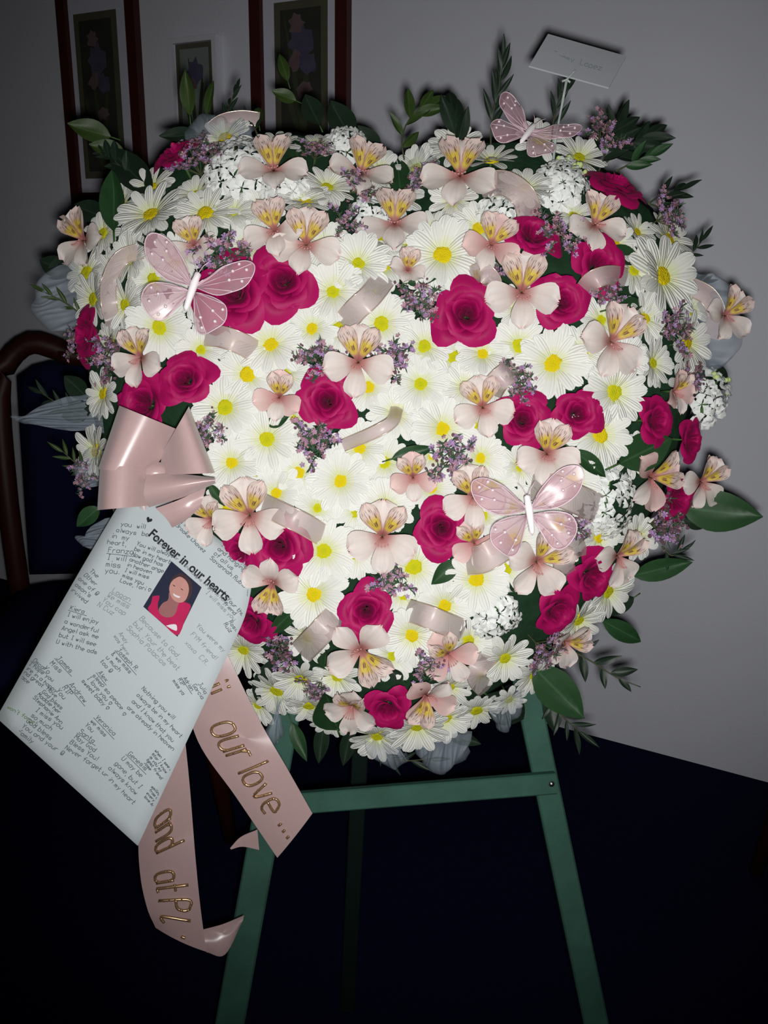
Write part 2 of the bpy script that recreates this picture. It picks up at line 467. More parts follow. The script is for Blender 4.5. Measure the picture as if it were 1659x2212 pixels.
wr, wl = floor_pt(1659, 1690), floor_pt(1170, 1560)       # where the wall meets the carpet
WDIR = (wr - wl); WDIR.z = 0; WDIR.normalize()            # along the wall, to the right
WN = Vector((WDIR.y, -WDIR.x, 0))                         # out of the wall, into the room
WO = wl.copy()


def wall_pt(s, z, off=0.0): return WO + WDIR * s + Vector((0, 0, z)) + WN * off


def on_wall(x, y):
    d = PX(x, y, 1.0) - CAM
    t = (WO - CAM).dot(WN) / d.dot(WN)
    p = CAM + d * t
    return (p - WO).dot(WDIR), p.z


WALLROT = Matrix((WDIR, -WN, Vector((0, 0, 1)))).transposed()
S0, S1, DEPTH, HT = -4.6, 2.4, 5.2, 2.75


def slab(name, p00, du, dv, th, mat, kind='structure'):
    """flat slab spanned by du, dv from p00 with thickness vector th"""
    p00, du, dv, th = map(Vector, (p00, du, dv, th))
    vs = [p00, p00 + du, p00 + du + dv, p00 + dv]; vs += [v + th for v in vs]
    fs = [(0, 1, 2, 3), (7, 6, 5, 4), (0, 4, 5, 1), (1, 5, 6, 2), (2, 6, 7, 3), (3, 7, 4, 0)]
    o = obj(name, mesh_from(name, vs, fs, [mat], None, False)); o['kind'] = kind
    return o


Z = Vector((0, 0, 1))
slab('floor', wall_pt(S0, 0), WDIR * (S1 - S0), WN * DEPTH, -Z * 0.1, M['carpet'])
slab('ceiling', wall_pt(S0, HT), WDIR * (S1 - S0), WN * DEPTH, Z * 0.1, M['ceiling'])
slab('wall_back', wall_pt(S0, 0), WDIR * (S1 - S0), Z * HT, -WN * 0.12, M['wall'])
slab('wall_front', wall_pt(S0, 0) + WN * DEPTH, WDIR * (S1 - S0), Z * HT, WN * 0.12, M['wall'])
slab('wall_left', wall_pt(S0, 0), WN * DEPTH, Z * HT, -WDIR * 0.12, M['wall'])
slab('wall_right', wall_pt(S1, 0), WN * DEPTH, Z * HT, WDIR * 0.12, M['wall'])


# ------------------------------------------------------------------ framed flower prints on the wall
def rect_on_wall(x0, y0, x1, y1):
    sa, za = on_wall((x0), (y0 + y1) / 2); sb, zb = on_wall(x1, (y0 + y1) / 2)
    xm = (x0 + x1) / 2
    return sa, sb, on_wall(xm, y1)[1], on_wall(xm, y0)[1]


def blob(cx, cz, rx, rz, n=14, wob=0.25, seed=0, y=0.0, rot=0.0):
    rnd = random.Random(seed)
    vs = [(cx, y, cz)]
    for i in range(n):
        t = 2 * math.pi * i / n; k = 1 + rnd.uniform(-wob, wob)
        a, b_ = rx * k * math.cos(t), rz * k * math.sin(t)
        vs.append((cx + a * math.cos(rot) - b_ * math.sin(rot), y, cz + a * math.sin(rot) + b_ * math.cos(rot)))
    return vs, [(0, 1 + i, 1 + (i + 1) % n) for i in range(n)]


def framed(name, label, outer, prt, rail, fm, ground, flowers, framed_mat=True, group=None):
    s0, s1, z0, z1 = outer
    cs, cz = (s0 + s1) / 2, (z0 + z1) / 2
    root = empty(name, None, Matrix.Translation(wall_pt(cs, cz, 0.002)) @ WALLROT.to_4x4())   # x right, y into wall, z up
    hw, hh = (s1 - s0) / 2, (z1 - z0) / 2
    for lo, hi in (((-hw, -0.022, -hh), (-hw + rail, 0, hh)), ((hw - rail, -0.022, -hh), (hw, 0, hh)),
                   ((-hw + rail, -0.022, hh - rail), (hw - rail, 0, hh)), ((-hw + rail, -0.022, -hh), (hw - rail, 0, -hh + rail))):
        b_ = MB(); b_.box(lo, hi); obj('frame_rail', b_.mesh('frame_rail', fm), root)
    b_ = MB(); b_.box((-hw + rail, -0.008, -hh + rail), (hw - rail, 0, hh - rail)); obj('mat_board', b_.mesh('mat_board', M['mat']), root)
    p0, p1, q0, q1 = prt[0] - cs, prt[1] - cs, prt[2] - cz, prt[3] - cz
    b_ = MB(); b_.box((p0, -0.0095, q0), (p1, -0.008, q1)); pr = obj('flower_print', b_.mesh('flower_print', M['print_border']), root)
    bw = (p1 - p0) * 0.12
    b_ = MB(); b_.box((p0 + bw, -0.0105, q0 + bw), (p1 - bw, -0.0095, q1 - bw)); obj('print_ground', b_.mesh('print_ground', ground), pr)
    pw, ph = p1 - p0, q1 - q0
    for k, (fx, fz, rx, rz, key, rot) in enumerate(flowers):
        vs, fs = blob(p0 + fx * pw, q0 + fz * ph, rx * pw, rz * pw, 14, 0.3, k * 7 + 3, -0.0108 - 0.0002 * k, rot)
        obj('printed_flower' if key != 'print_leaf' else 'printed_leaf', mesh_from('printed_shape', vs, fs, [M[key]], None, False), pr)
    tag(root, label, 'picture', group)
    return root


irises = [(0.46, 0.30, 0.05, 1.1, 'print_leaf', 0.1), (0.58, 0.25, 0.05, 0.95, 'print_leaf', -0.16), (0.36, 0.22, 0.05, 0.8, 'print_leaf', 0.25),
          (0.5, 0.72, 0.20, 0.24, 'print_iris', 0), (0.42, 0.60, 0.16, 0.13, 'print_pink', 0.3), (0.62, 0.58, 0.15, 0.15, 'print_iris', -0.3),
          (0.56, 0.40, 0.15, 0.12, 'print_pink', 0.2), (0.44, 0.84, 0.12, 0.13, 'print_pink', 0)]
framed('framed_picture', 'tall narrow flower print in dark wood frame at the upper left', rect_on_wall(148, -70, 312, 442), rect_on_wall(178, 26, 268, 386),
       0.03, M['frame'], M['print_dark'], irises, group='framed flower prints on the wall')
framed('framed_picture', 'tall iris print in dark wood frame above the left lobe of flowers', rect_on_wall(553, -110, 760, 400), rect_on_wall(600, 2, 713, 318),
       0.03, M['frame'], M['print_dark'], [(a, b_, c * 1.1, d * 1.1, e, f + 0.1) for a, b_, c, d, e, f in irises], group='framed flower prints on the wall')
framed('small_picture', 'small pale print hanging between the two dark framed pictures', rect_on_wall(380, 82, 482, 330), rect_on_wall(390, 92, 470, 320),
       0.012, M['pale_frame'], M['print_pale'], irises[:5], group='framed flower prints on the wall')


# ------------------------------------------------------------------ chairs
def make_chair(label, loc, rz):
    root = empty('upholstered_chair', None, Matrix.Translation(loc) @ Matrix.Rotation(rz, 4, 'Z') @ Matrix.Scale(0.81, 4))   # faces -y
    tag(root, label, 'chair', 'wooden chairs with navy upholstery')
    w, hgt = 0.30, 1.13
    for s in (-1, 1):
        b_ = MB()
        path = [(s * (w - 0.01), 0.04, 0.40), (s * (w + 0.0), 0.05, 0.70), (s * (w + 0.005), 0.09, 0.98), (s * (w - 0.02), 0.11, 1.07), (s * (w - 0.08), 0.12, 1.118), (s * (w - 0.15), 0.125, 1.10), (s * (w - 0.19), 0.12, 1.085)]
        b_.tube([tuple(p) for p in cr(path, 18)], [0.028] * 12 + [0.030, 0.031, 0.031, 0.03, 0.028, 0.026, 0.024], 10)
        obj('back_post', b_.mesh('back_post', M['chair_wood'], True), root)
    b_ = MB(); b_.tube([tuple(p) for p in cr([(-w + 0.15, 0.12, 1.09), (0, 0.13, 1.075), (w - 0.15, 0.12, 1.09)], 10)], 0.028, 10)
    obj('top_rail', b_.mesh('top_rail', M['chair_wood'], True), root)
    bk = grid('back_cushion', lambda u, v: ((u - 0.5) * 0.53, 0.05 + 0.07 * v - 0.035 * (1 - (2 * u - 1) ** 4) * (1 - (2 * v - 1) ** 4), 0.50 + 0.575 * v - 0.045 * (abs(2 * u - 1) ** 6) * (v ** 4)), 12, 12, M['chair_cloth'])
    o = obj('back_cushion', bk, root); md = o.modifiers.new('thick', 'SOLIDIFY'); md.thickness = 0.05; md.offset = -1
    st = grid('seat_cushion', lambda u, v: ((u - 0.5) * (0.60 - 0.04 * v), -0.50 + 0.54 * v, 0.44 + 0.045 * (1 - (2 * u - 1) ** 6) * (1 - (2 * v - 1) ** 6)), 12, 12, M['chair_cloth'])
    o = obj('seat_cushion', st, root); md = o.modifiers.new('thick', 'SOLIDIFY'); md.thickness = 0.06; md.offset = 0
    b_ = MB(); b_.box((-0.29, -0.48, 0.36), (0.29, 0.04, 0.415)); obj('seat_rail', b_.mesh('seat_rail', M['chair_wood']), root)
    for sx in (-1, 1):
        b_ = MB(); b_.tube([(sx * 0.262, -0.44, 0.36), (sx * 0.268, -0.445, 0.2), (sx * 0.295, -0.46, 0.0)], [0.026, 0.022, 0.017], 8); obj('leg', b_.mesh('leg', M['chair_wood'], True), root)
        b_ = MB(); b_.tube([(sx * 0.27, 0.02, 0.38), (sx * 0.272, 0.05, 0.2), (sx * 0.275, 0.11, 0.0)], [0.026, 0.022, 0.018], 8); obj('leg', b_.mesh('leg', M['chair_wood'], True), root)
    return root


make_chair('dark wooden chair with navy back cushion standing at the left', (-0.565, 1.80, 0), math.radians(6))
leg = floor_pt(1632, 1885)
wa = math.atan2(WDIR.y, WDIR.x)
c0 = Vector((leg.x, leg.y, 0)) - Matrix.Rotation(wa, 3, 'Z') @ Vector((-0.295 * 0.81, -0.46 * 0.81, 0))
make_chair('dark wooden chair at the right edge, only a reddish leg showing', c0, wa)

# ------------------------------------------------------------------ easel
ED = 1.006                                                # easel front plane lies at this distance along the view axis
root = empty('wooden_easel', PX(830, 2600, ED)); ROOTS = {}
tag(root, 'green wooden easel stand carrying the heart of flowers', 'easel')


def child(name, me, parent, **k):
    """a part given in world coordinates, kept in place under its thing"""
    o = obj(name, me, parent, **k); o.matrix_parent_inverse = parent.matrix_basis.inverted() if parent.parent is None else Matrix()
    return o


def leg_line(xa, ya, xb, yb, yend):
    k = (xb - xa) / (yb - ya); return xa + k * (yend - ya)


def fl_end(xa, ya, xb, yb):
    yend = 2800.0
    return PX(leg_line(xa, ya, xb, yb, yend), yend, ED), PX(leg_line(xa, ya, xb, yb, 520), 520, ED)


for nm, (xa, ya, xb, yb), w in (('front_leg', (612, 1570, 497, 2212), 0.033), ('front_leg', (1152, 1560, 1287, 2212), 0.028)):
    lo, hi = fl_end(xa, ya, xb, yb)
    lo = lo + (hi - lo) * (-(lo.z - 0.006) / (hi.z - lo.z))
    b_ = MB(); b_.bar(hi, lo, w, 0.016, RIGHT, 0.12); child(nm, b_.mesh(nm, M['easel']), root)
b_ = MB(); b_.bar(PX(590, 1738, ED - 0.014), PX(1200, 1690, ED - 0.014), 0.0235, 0.013, UP, 0.12)
cb = child('cross_bar', b_.mesh('cross_bar', M['easel']), root)
b_ = MB(); b_.ball((0, 0, 0), 0.0038, 10); child('screw', b_.mesh('screw', M['metal'], True), cb, loc=PX(1191, 1693, ED - 0.0215))
foot = floor_pt(750, 2185)
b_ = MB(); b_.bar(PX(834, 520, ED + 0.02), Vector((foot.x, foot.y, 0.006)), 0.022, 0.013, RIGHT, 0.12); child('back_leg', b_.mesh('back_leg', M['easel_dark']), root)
b_ = MB(); b_.bar(PX(700, 1290, ED - 0.014), PX(990, 1290, ED - 0.014), 0.0235, 0.013, UP, 0.12); child('cross_bar', b_.mesh('cross_bar', M['easel']), root)

# ------------------------------------------------------------------ heart-shaped base
HEART = [(850, 420), (905, 350), (1010, 305), (1150, 300), (1290, 352), (1410, 450), (1475, 580), (1500, 720), (1495, 880), (1450, 1030), (1370, 1190), (1265, 1330),
         (1130, 1460), (960, 1562), (860, 1590), (760, 1560), (640, 1490), (540, 1410), (430, 1290), (330, 1170), (250, 1040), (200, 900), (178, 760), (180, 620),
         (212, 500), (282, 400), (385, 328), (500, 292), (640, 285), (760, 318), (825, 372)]
HP = np.array(HEART, dtype=float); HQ = np.roll(HP, -1, axis=0)
BASE_D, DOME, RIM = 0.945, 0.080, 235.0


def sdist(x, y):
    p = np.array((x, y), dtype=float)
    d = HQ - HP; t = np.clip(((p - HP) * d).sum(1) / (d * d).sum(1), 0, 1)
    dist = np.sqrt((((HP + d * t[:, None]) - p) ** 2).sum(1)).min()
    c = ((HP[:, 1] > y) != (HQ[:, 1] > y)) & (x < (HQ[:, 0] - HP[:, 0]) * (y - HP[:, 1]) / (HQ[:, 1] - HP[:, 1] + 1e-12) + HP[:, 0])
    return dist if c.sum() % 2 else -dist


def dome(x, y):
    s = sdist(x, y)
    if s <= 0: return -0.022 * min(-s / 70, 1.0)
    k = min(s, RIM) / RIM
    return DOME * (1 - (1 - k) ** 2.2)


def surf(x, y, lift=0.0): return PX(x, y, BASE_D - dome(x, y) - lift)


def nrm(x, y, amt=0.85):
    """outward direction of the mound, in camera axes (x right, y up, z to the viewer)"""
    e = 34.0; m = e * BASE_D / F
    gx = (dome(x + e, y) - dome(x - e, y)) / (2 * m); gy = -(dome(x, y + e) - dome(x, y - e)) / (2 * m)
    gx = max(-1.5, min(1.5, gx)); gy = max(-1.5, min(1.5, gy))
    v = Vector((-gx * amt, -gy * amt, 1)); return v.normalized()


def flower_mw(x, y, r, lift, n, ang):
    """matrix at a spot of the mound: z out of the flower's face, y its top turned by ang"""
    d = BASE_D - dome(x, y) - lift
    q = Vector((0, 0, 1)).rotation_difference(n)
    R = CAMROT @ (q.to_matrix() @ Matrix.Rotation(ang, 3, 'Z'))
    return Matrix.Translation(PX(x, y, d)) @ R.to_4x4() @ Matrix.Scale(r * d / F, 4)


ring = []
vs, fs = [], []
cen = HP.mean(0)
rows = [1.0, 0.93, 0.8, 0.6, 0.35, 0.1]
for back in (True,):
    vs += [PX(x, y, BASE_D + 0.03) for x, y in HEART]
for k in rows:
    vs += [PX(*(cen + (p - cen) * k * 0.985), BASE_D - max(dome(*(cen + (p - cen) * k * 0.985)) - 0.028, -0.01)) for p in HP]
n = len(HEART)
for j in range(len(rows)):
    fs += [(j * n + i, j * n + (i + 1) % n, (j + 1) * n + (i + 1) % n, (j + 1) * n + i) for i in range(n)]
fs.append(tuple(range(len(rows) * n, (len(rows) + 1) * n))); fs.append(tuple(range(n - 1, -1, -1)))
tag(obj('heart_base', mesh_from('heart_base', vs, fs, [M['foam']], None, True)), 'dark green heart-shaped foam base hidden behind all the flowers', 'wreath base')

# ------------------------------------------------------------------ flower prototypes (shared meshes, unit radius)
def daisy_petal(seed):
    rnd = random.Random(seed); droop = rnd.uniform(0.16, 0.30); wd = rnd.uniform(0.15, 0.18); notch = rnd.uniform(0.0, 0.035); bend = rnd.uniform(-0.05, 0.05)
    def fn(u, v):
        s = 2 * u - 1; v = 1 - (1 - v) ** 1.45
        w = wd * (0.42 + 0.58 * math.sin(min(v / 0.72, 1) * math.pi / 2)) * (math.sqrt(max(0, 1 - ((v - 0.72) / 0.285) ** 2)) if v > 0.72 else 1)
        x = 0.12 + 0.88 * v - notch * (abs(s) < 0.3) * (v > 0.97)
        z = 0.10 * v - droop * v * v * 0.8 + 0.022 * (1 - s * s) + 0.012 * math.cos(s * 7.0)
        return (x, s * w + bend * v * v, z)
    return grid('daisy_petal', fn, 5, 7, M['daisy'])


DP = [daisy_petal(k) for k in range(6)]


def disc_mesh(key):
    vs, fs, n, rows = [], [], 16, 5
    for j in range(rows):
        t = j / (rows - 1); r = 0.285 * math.cos(t * 1.35) if j else 0.285
        z = 0.11 * math.sin(t * 1.35) - (0.035 if j == rows - 1 else 0)
        for i in range(n):
            a = 2 * math.pi * i / n + 0.1 * j
            k = 1 + 0.05 * math.sin(i * 5.1 + j)
            vs.append((r * k * math.cos(a), r * k * math.sin(a), z + 0.04))
    for j in range(rows - 1):
        fs += [(j * n + i, j * n + (i + 1) % n, (j + 1) * n + (i + 1) % n, (j + 1) * n + i) for i in range(n)]
    fs.append(tuple(range((rows - 1) * n, rows * n)))
    return mesh_from('disc', vs, fs, [M[key]])


DISC = {'y': disc_mesh('disc_y'), 'g': disc_mesh('disc_g')}
b_ = MB(); b_.tube([(0, 0, -0.02), (0.01, 0, -0.3), (0.03, 0.02, -0.75)], [0.05, 0.035, 0.035], 5)
STEM = b_.mesh('stem', M['stem'], True)

ALL = []                                                  # (kind, object, x, y) for the labels


def daisy(x, y, r=72, c='y', lift=0.008, tilt=1.0, dx=0.0, dy=0.0, npet=20, cup=None):
    n = nrm(x, y, tilt); n = Vector((n.x + dx + random.uniform(-0.08, 0.08), n.y + dy + random.uniform(-0.08, 0.08), n.z)).normalized()
    root = empty('daisy', None, flower_mw(x, y, r, lift, n, random.uniform(0, 6.28)))
    cup = random.uniform(8, 18) if cup is None else cup
    a = npet // 2
    for k in range(npet):
        lay = k < a
        t = 2 * math.pi * (k % a + (0 if lay else 0.5) + random.uniform(-0.14, 0.14)) / a
        el = math.radians((cup if lay else cup + 11) + random.uniform(-5, 5))
        s = random.uniform(0.90, 1.06) * (1.0 if lay else 0.94)
        R = Matrix.Rotation(t, 4, 'Z') @ Matrix.Rotation(-el, 4, 'Y') @ Matrix.Rotation(random.uniform(-0.22, 0.22), 4, 'X') @ Matrix.Scale(s, 4)
        obj('petal', DP[random.randrange(6)], root, mw=Matrix.Translation((0, 0, 0.0 if lay else 0.02)) @ R)
    obj('disc', DISC[c], root, mw=Matrix.Translation((0, 0, 0.02)) @ Matrix.Rotation(random.uniform(0, 6), 4, 'Z') @ Matrix.Scale(random.uniform(0.93, 1.06), 4))
    obj('stem', STEM, root)
    ALL.append(['daisy', root, x, y, c])
    return root


NR = 17


def rose_petal(i, seed):
    rnd = random.Random(seed * 100 + i); q = i / (NR - 1)
    th = i * 2.39996 + rnd.uniform(-0.2, 0.2)
    phi = 1.55 + (0.80 - 1.55) * q
    r0 = 0.015 + 0.25 * q; rt = 0.03 + 0.90 * q ** 0.92; h = 0.60 - 0.22 * q
    curl = 0.02 + 0.26 * q ** 1.5; wob = rnd.uniform(0.02, 0.05); ph = rnd.uniform(0, 6)
    def fn(u, v):
        s = 2 * u - 1
        t = v * (1 - 0.30 * abs(s) ** 2.6)
        r = r0 + (rt - r0) * t ** (0.55 + 0.75 * q) + 0.035 * s * (1 - q)
        z = h * (t ** 0.8)
        if t > 0.70:
            k = (t - 0.70) / 0.30; z -= curl * k * k; r += 0.10 * q * k
        z += wob * math.sin(4 * s + ph) * v
        r += wob * 1.2 * math.sin(5 * s + ph * 2) * v * (0.3 + q)
        a = th + s * phi * (0.55 + 0.45 * math.sqrt(v))
        return (r * math.cos(a), r * math.sin(a), z)
    return grid('rose_petal', fn, 9, 7, M['rose'])


def rose_core(seed):
    return grid('rose_petal', lambda u, v: ((0.002 + (0.015 + 0.08 * u) * min(1, 3 * v)) * math.cos(8.5 * u + seed), (0.002 + (0.015 + 0.08 * u) * min(1, 3 * v)) * math.sin(8.5 * u + seed), 0.02 + 0.55 * v - 0.10 * u), 20, 6, M['rose'])


RP = [[rose_core(s)] + [rose_petal(i, s) for i in range(NR)] for s in range(4)]
b_ = MB(); b_.tube([(0, 0, -0.06), (0, 0, -0.16), (0.01, 0, -0.35), (0.03, 0.02, -0.8)], [0.008, 0.035, 0.05, 0.055], 7)
RSTEM = b_.mesh('stem', M['stem'], True)


def rose(x, y, r, label, lift=0.004, dx=0.0, dy=0.0, tilt=0.6, var=0):
    n = nrm(x, y, tilt); n = Vector((n.x + dx, n.y + dy, n.z)).normalized()
    root = empty('rose', None, flower_mw(x, y, r, lift, n, random.uniform(0, 6.28)))
    for me in RP[var % 4]: obj('petal', me, root)
    obj('stem', RSTEM, root)
    tag(root, label, 'rose', 'magenta roses in the heart wreath')
    ALL.append(['rose', root, x, y, ''])
    return root


def al_tepal(kind, seed, mat):
    rnd = random.Random(seed)
    wd, ln = {'outer': (0.44, 1.0), 'inner': (0.27, 1.02), 'lower': (0.33, 1.0)}[kind]
    rise = {'outer': 0.28, 'inner': 0.40, 'lower': 0.30}[kind]; fold = rnd.uniform(0.05, 0.12)
    ruf = rnd.uniform(0.015, 0.035); ph = rnd.uniform(0, 6)
    def fn(u, v):
        s = 2 * u - 1
        p = 0.16 + 0.84 * math.sin(min(v / 0.74, 1) ** 1.3 * math.pi / 2)
        if v > 0.74: p *= math.sqrt(max(0.0, 1 - ((v - 0.74) / 0.265) ** 2))
        x = 0.03 + ln * v * (1.0 - 0.03 * math.cos(s * 9) * (v > 0.9))
        z = rise * math.sin(v * 1.9) * 0.8 - 0.16 * v ** 3 + fold * s * s * (0.4 + v) + ruf * math.sin(s * 6 + v * 5 + ph) * v
        return (x, s * wd * p, z)
    return grid('tepal', fn, 6, 8, mat)


AO = [al_tepal('outer', k, M['al_outer']) for k in range(4)] ; AOP = [al_tepal('outer', k + 9, M['al_outer_p']) for k in range(3)]
AI = [al_tepal('inner', k, M['al_inner']) for k in range(3)]; AL = [al_tepal('lower', k, M['al_outer']) for k in range(2)]
b_ = MB()
for k in range(5):
    a = math.radians(230 + k * 20)
    b_.tube([(0, 0, 0.02), (0.10 * math.cos(a), 0.10 * math.sin(a), 0.25), (0.25 * math.cos(a), 0.25 * math.sin(a), 0.45)], 0.012, 4)
    b_.ball((0.26 * math.cos(a), 0.26 * math.sin(a), 0.46), 0.032, 6)
STAM = b_.mesh('stamens', simple('stamen_pink', (0.50, 0.22, 0.20, 1), 0.6, 0.2, noise=0.2), True)
b_ = MB(); b_.tube([(0, 0, -0.03), (0, 0, -0.12), (0.02, 0, -0.6)], [0.05, 0.06, 0.04], 6)
ASTEM = b_.mesh('stem', M['stem'], True)


def alstro(x, y, r, lift=0.018, ang=0.0, dx=0.0, dy=0.12, tilt=0.55, pink=False, close=0.0):
    n = nrm(x, y, tilt); n = Vector((n.x + dx, n.y + dy * 0.6 - 0.12, n.z)).normalized()
    root = empty('alstroemeria', None, flower_mw(x, y, r, lift, n, math.radians(ang)))
    for k, deg in enumerate((90, 200, 340)):
        obj('petal', random.choice(AOP if pink else AO), root, mw=Matrix.Rotation(math.radians(deg + random.uniform(-7, 7)), 4, 'Z') @ Matrix.Rotation(-math.radians(close + random.uniform(-6, 6)), 4, 'Y'))
    for deg in (62, 118):
        o = obj('petal', random.choice(AI), root, mw=Matrix.Translation((0, 0, 0.03)) @ Matrix.Rotation(math.radians(deg + random.uniform(-6, 6)), 4, 'Z') @ Matrix.Rotation(-math.radians(close + 4 + random.uniform(-4, 4)), 4, 'Y'))
        o['label'] = 'yellow-throated petal with dark streaks'
    obj('petal', random.choice(AL), root, mw=Matrix.Translation((0, 0, 0.07)) @ Matrix.Rotation(math.radians(270 + random.uniform(-8, 8)), 4, 'Z') @ Matrix.Rotation(-math.radians(close + random.uniform(-6, 6)), 4, 'Y'))
    obj('stamens', STAM, root); obj('stem', ASTEM, root)
    ALL.append(['alstroemeria', root, x, y, 'pink' if pink else 'pale'])
    return root


# sprigs of tiny lilac florets among needle leaves
def sprig_meshes(seed):
    rnd = random.Random(seed)
    st, fl, nd = MB(), MB(), MB()
    tips = []
    for k in range(9):
        a = 2 * math.pi * k / 9 + rnd.uniform(-0.3, 0.3); rr = rnd.uniform(0.35, 0.95) if k else 0.1
        tip = Vector((rr * math.cos(a), rr * math.sin(a), 0.30 + 0.35 * (1 - rr) + rnd.uniform(-0.05, 0.1)))
        mid = tip * 0.5 + Vector((0, 0, 0.08))
        st.tube([(0, 0, -0.5), (0.02, 0, -0.1), mid, tip], [0.02, 0.018, 0.014, 0.010], 4)
        tips.append((mid, tip))
    for mid, tip in tips:
        for j in range(14):
            t = rnd.uniform(-0.2, 1.1); p = mid.lerp(tip, t) + Vector((rnd.gauss(0, 0.09), rnd.gauss(0, 0.09), rnd.gauss(0.02, 0.06)))
            q = Vector((rnd.gauss(0, 0.5), rnd.gauss(0, 0.5), 1)).normalized()
            R = Vector((0, 0, 1)).rotation_difference(q).to_matrix(); sz = rnd.uniform(0.060, 0.105); mi = rnd.choice((0, 0, 1, 1, 2, 2))
            if mi == 2: fl.ball(p, sz * 0.6, 6, 2); continue
            vs, fs = [p + R @ Vector((0, 0, -sz * 0.25))], []
            for i in range(5):
                a0 = 2 * math.pi * i / 5
                for da, rr, zz in ((-0.45, 0.75, 0.05), (0, 1.05, 0.12), (0.45, 0.75, 0.05)):
                    vs.append(p + R @ Vector((sz * rr * math.cos(a0 + da), sz * rr * math.sin(a0 + da), sz * zz)))
                o = 1 + 3 * i; fs += [(0, o, o + 1), (0, o + 1, o + 2)]
            fl.add(vs, fs, mi)
        for j in range(16):
            t = rnd.uniform(-0.4, 1.0); p = mid.lerp(tip, t); a = rnd.uniform(0, 6.28); L = rnd.uniform(0.16, 0.30)
            d = Vector((math.cos(a), math.sin(a), rnd.uniform(0.2, 0.9))).normalized(); w = d.cross(Vector((0.2, 0.1, 1))).normalized() * 0.022
            nd.add([p - w, p + w, p + d * L * 0.6 + w * 0.8, p + d * L, p + d * L * 0.6 - w * 0.8], [(0, 1, 2, 4), (4, 2, 3)])
    return (st.mesh('sprig_stems', M['stem_brown']), fl.mesh('sprig_florets', [M['lilac'], M['mauve'], M['bud_brown']]), nd.mesh('sprig_needles', M['needle']))


SPR = [sprig_meshes(k) for k in range(5)]


def sprig(x, y, r, lift=0.020, dx=0.0, dy=0.0, tilt=0.9):
    n = nrm(x, y, tilt); n = Vector((n.x + dx, n.y + dy, n.z)).normalized()
    root = empty('lilac_sprig', None, flower_mw(x, y, r * 1.12, lift, n, random.uniform(0, 6.28)))
    a, b_, c = random.choice(SPR)
    obj('stems', a, root); tag(obj('florets', b_, root), kind='stuff'); tag(obj('needle_leaves', c, root), kind='stuff')
    ALL.append(['sprig', root, x, y, ''])
    return root


# white stock: spikes of ruffled florets
def stock_floret(seed):
    rnd = random.Random(seed); b_ = MB()
    for lay, (np_, rr, z0) in enumerate(((5, 1.0, 0.0), (4, 0.65, 0.18))):
        for k in range(np_):
            a0 = 2 * math.pi * (k + 0.5 * lay) / np_ + rnd.uniform(-0.2, 0.2); vs = []
            ph = rnd.uniform(0, 6)
            for j in range(4):
                for i in range(5):
                    s = i / 2 - 1; v = j / 3
                    w = 0.62 * (0.25 + 0.75 * v) * (1 if v < 0.9 else 0.86)
                    a = a0 + s * w
                    r = rr * (0.10 + 0.9 * v) * (1 - 0.12 * abs(s) * v)
                    vs.append((r * math.cos(a), r * math.sin(a), z0 + 0.30 * v - 0.28 * v * v + 0.12 * v * math.sin(3.4 * s + ph) + rnd.uniform(-0.03, 0.03)))
            b_.add(vs, [(j * 5 + i, j * 5 + i + 1, j * 5 + i + 6, j * 5 + i + 5) for j in range(3) for i in range(4)])
    return b_.mesh('stock_floret', M['stock'], True)


SF = [stock_floret(k) for k in range(4)]
b_ = MB(); b_.ball((0, 0, 0), 1, 8, 0, 1.3); SBUD = b_.mesh('stock_bud', M['stock_bud'], True)
b_ = MB(); b_.tube([(0, -0.6, 0.0), (0, 0.2, 0.05), (0, 0.95, 0.1)], [0.09, 0.07, 0.04], 6); b_.tube([(0, -0.2, 0.02), (0, -0.2, -0.8)], 0.07, 6)
SSTEM = b_.mesh('stem', M['stem'], True)


def stock(x, y, rx, ry, ang=0.0, n=18, buds=0, lift=0.004, fr=26):
    r = max(rx, ry); nn = nrm(x, y, 0.7)
    root = empty('white_stock', None, flower_mw(x, y, r, lift, nn, math.radians(ang)))
    pts = []
    for k in range(400):
        a, q = random.uniform(0, 6.28), math.sqrt(random.random())
        p = (q * math.cos(a) * rx / r, q * math.sin(a) * ry / r)
        if all((p[0] - o[0]) ** 2 + (p[1] - o[1]) ** 2 > (fr * 1.05 / r) ** 2 for o in pts): pts.append(p)
        if len(pts) >= n: break
    for px_, py_ in pts:
        q = (px_ * r / rx) ** 2 + (py_ * r / ry) ** 2
        z = 0.42 * math.sqrt(max(0.0, 1 - 0.9 * q)); s = fr / r * random.uniform(0.85, 1.2)
        d = Vector((px_ * 1.1, py_ * 1.1, 0.8)).normalized()
        R = Vector((0, 0, 1)).rotation_difference(d).to_matrix().to_4x4() @ Matrix.Rotation(random.uniform(0, 6), 4, 'Z')
        obj('floret', random.choice(SF), root, mw=Matrix.Translation((px_, py_, z)) @ R @ Matrix.Scale(s, 4))
    for k in range(buds):
        a = random.uniform(0.6, 2.5); rr = random.uniform(0.75, 1.05)
        obj('bud', SBUD, root, mw=Matrix.Translation((rr * math.cos(a) * rx / r, rr * math.sin(a) * ry / r, 0.3)) @ Matrix.Scale(random.uniform(0.06, 0.11), 4))
    obj('stem', SSTEM, root)
    ALL.append(['stock', root, x, y, ''])
    return root


# leaves
def leaf_mesh(seed, key, wd, wave=0.02):
    rnd = random.Random(seed); bend = rnd.uniform(-0.18, 0.22)
    def fn(u, v):
        s = 2 * u - 1
        w = wd * math.sin(math.pi * v ** 0.8) ** 0.9 if 0 < v < 1 else 0.004
        return (s * w, v, 0.10 * abs(s) * w / wd * 1.1 + bend * v * v + wave * math.sin(6 * v + 3 * s))
    return grid('leaf', fn, 4, 9, M[key])


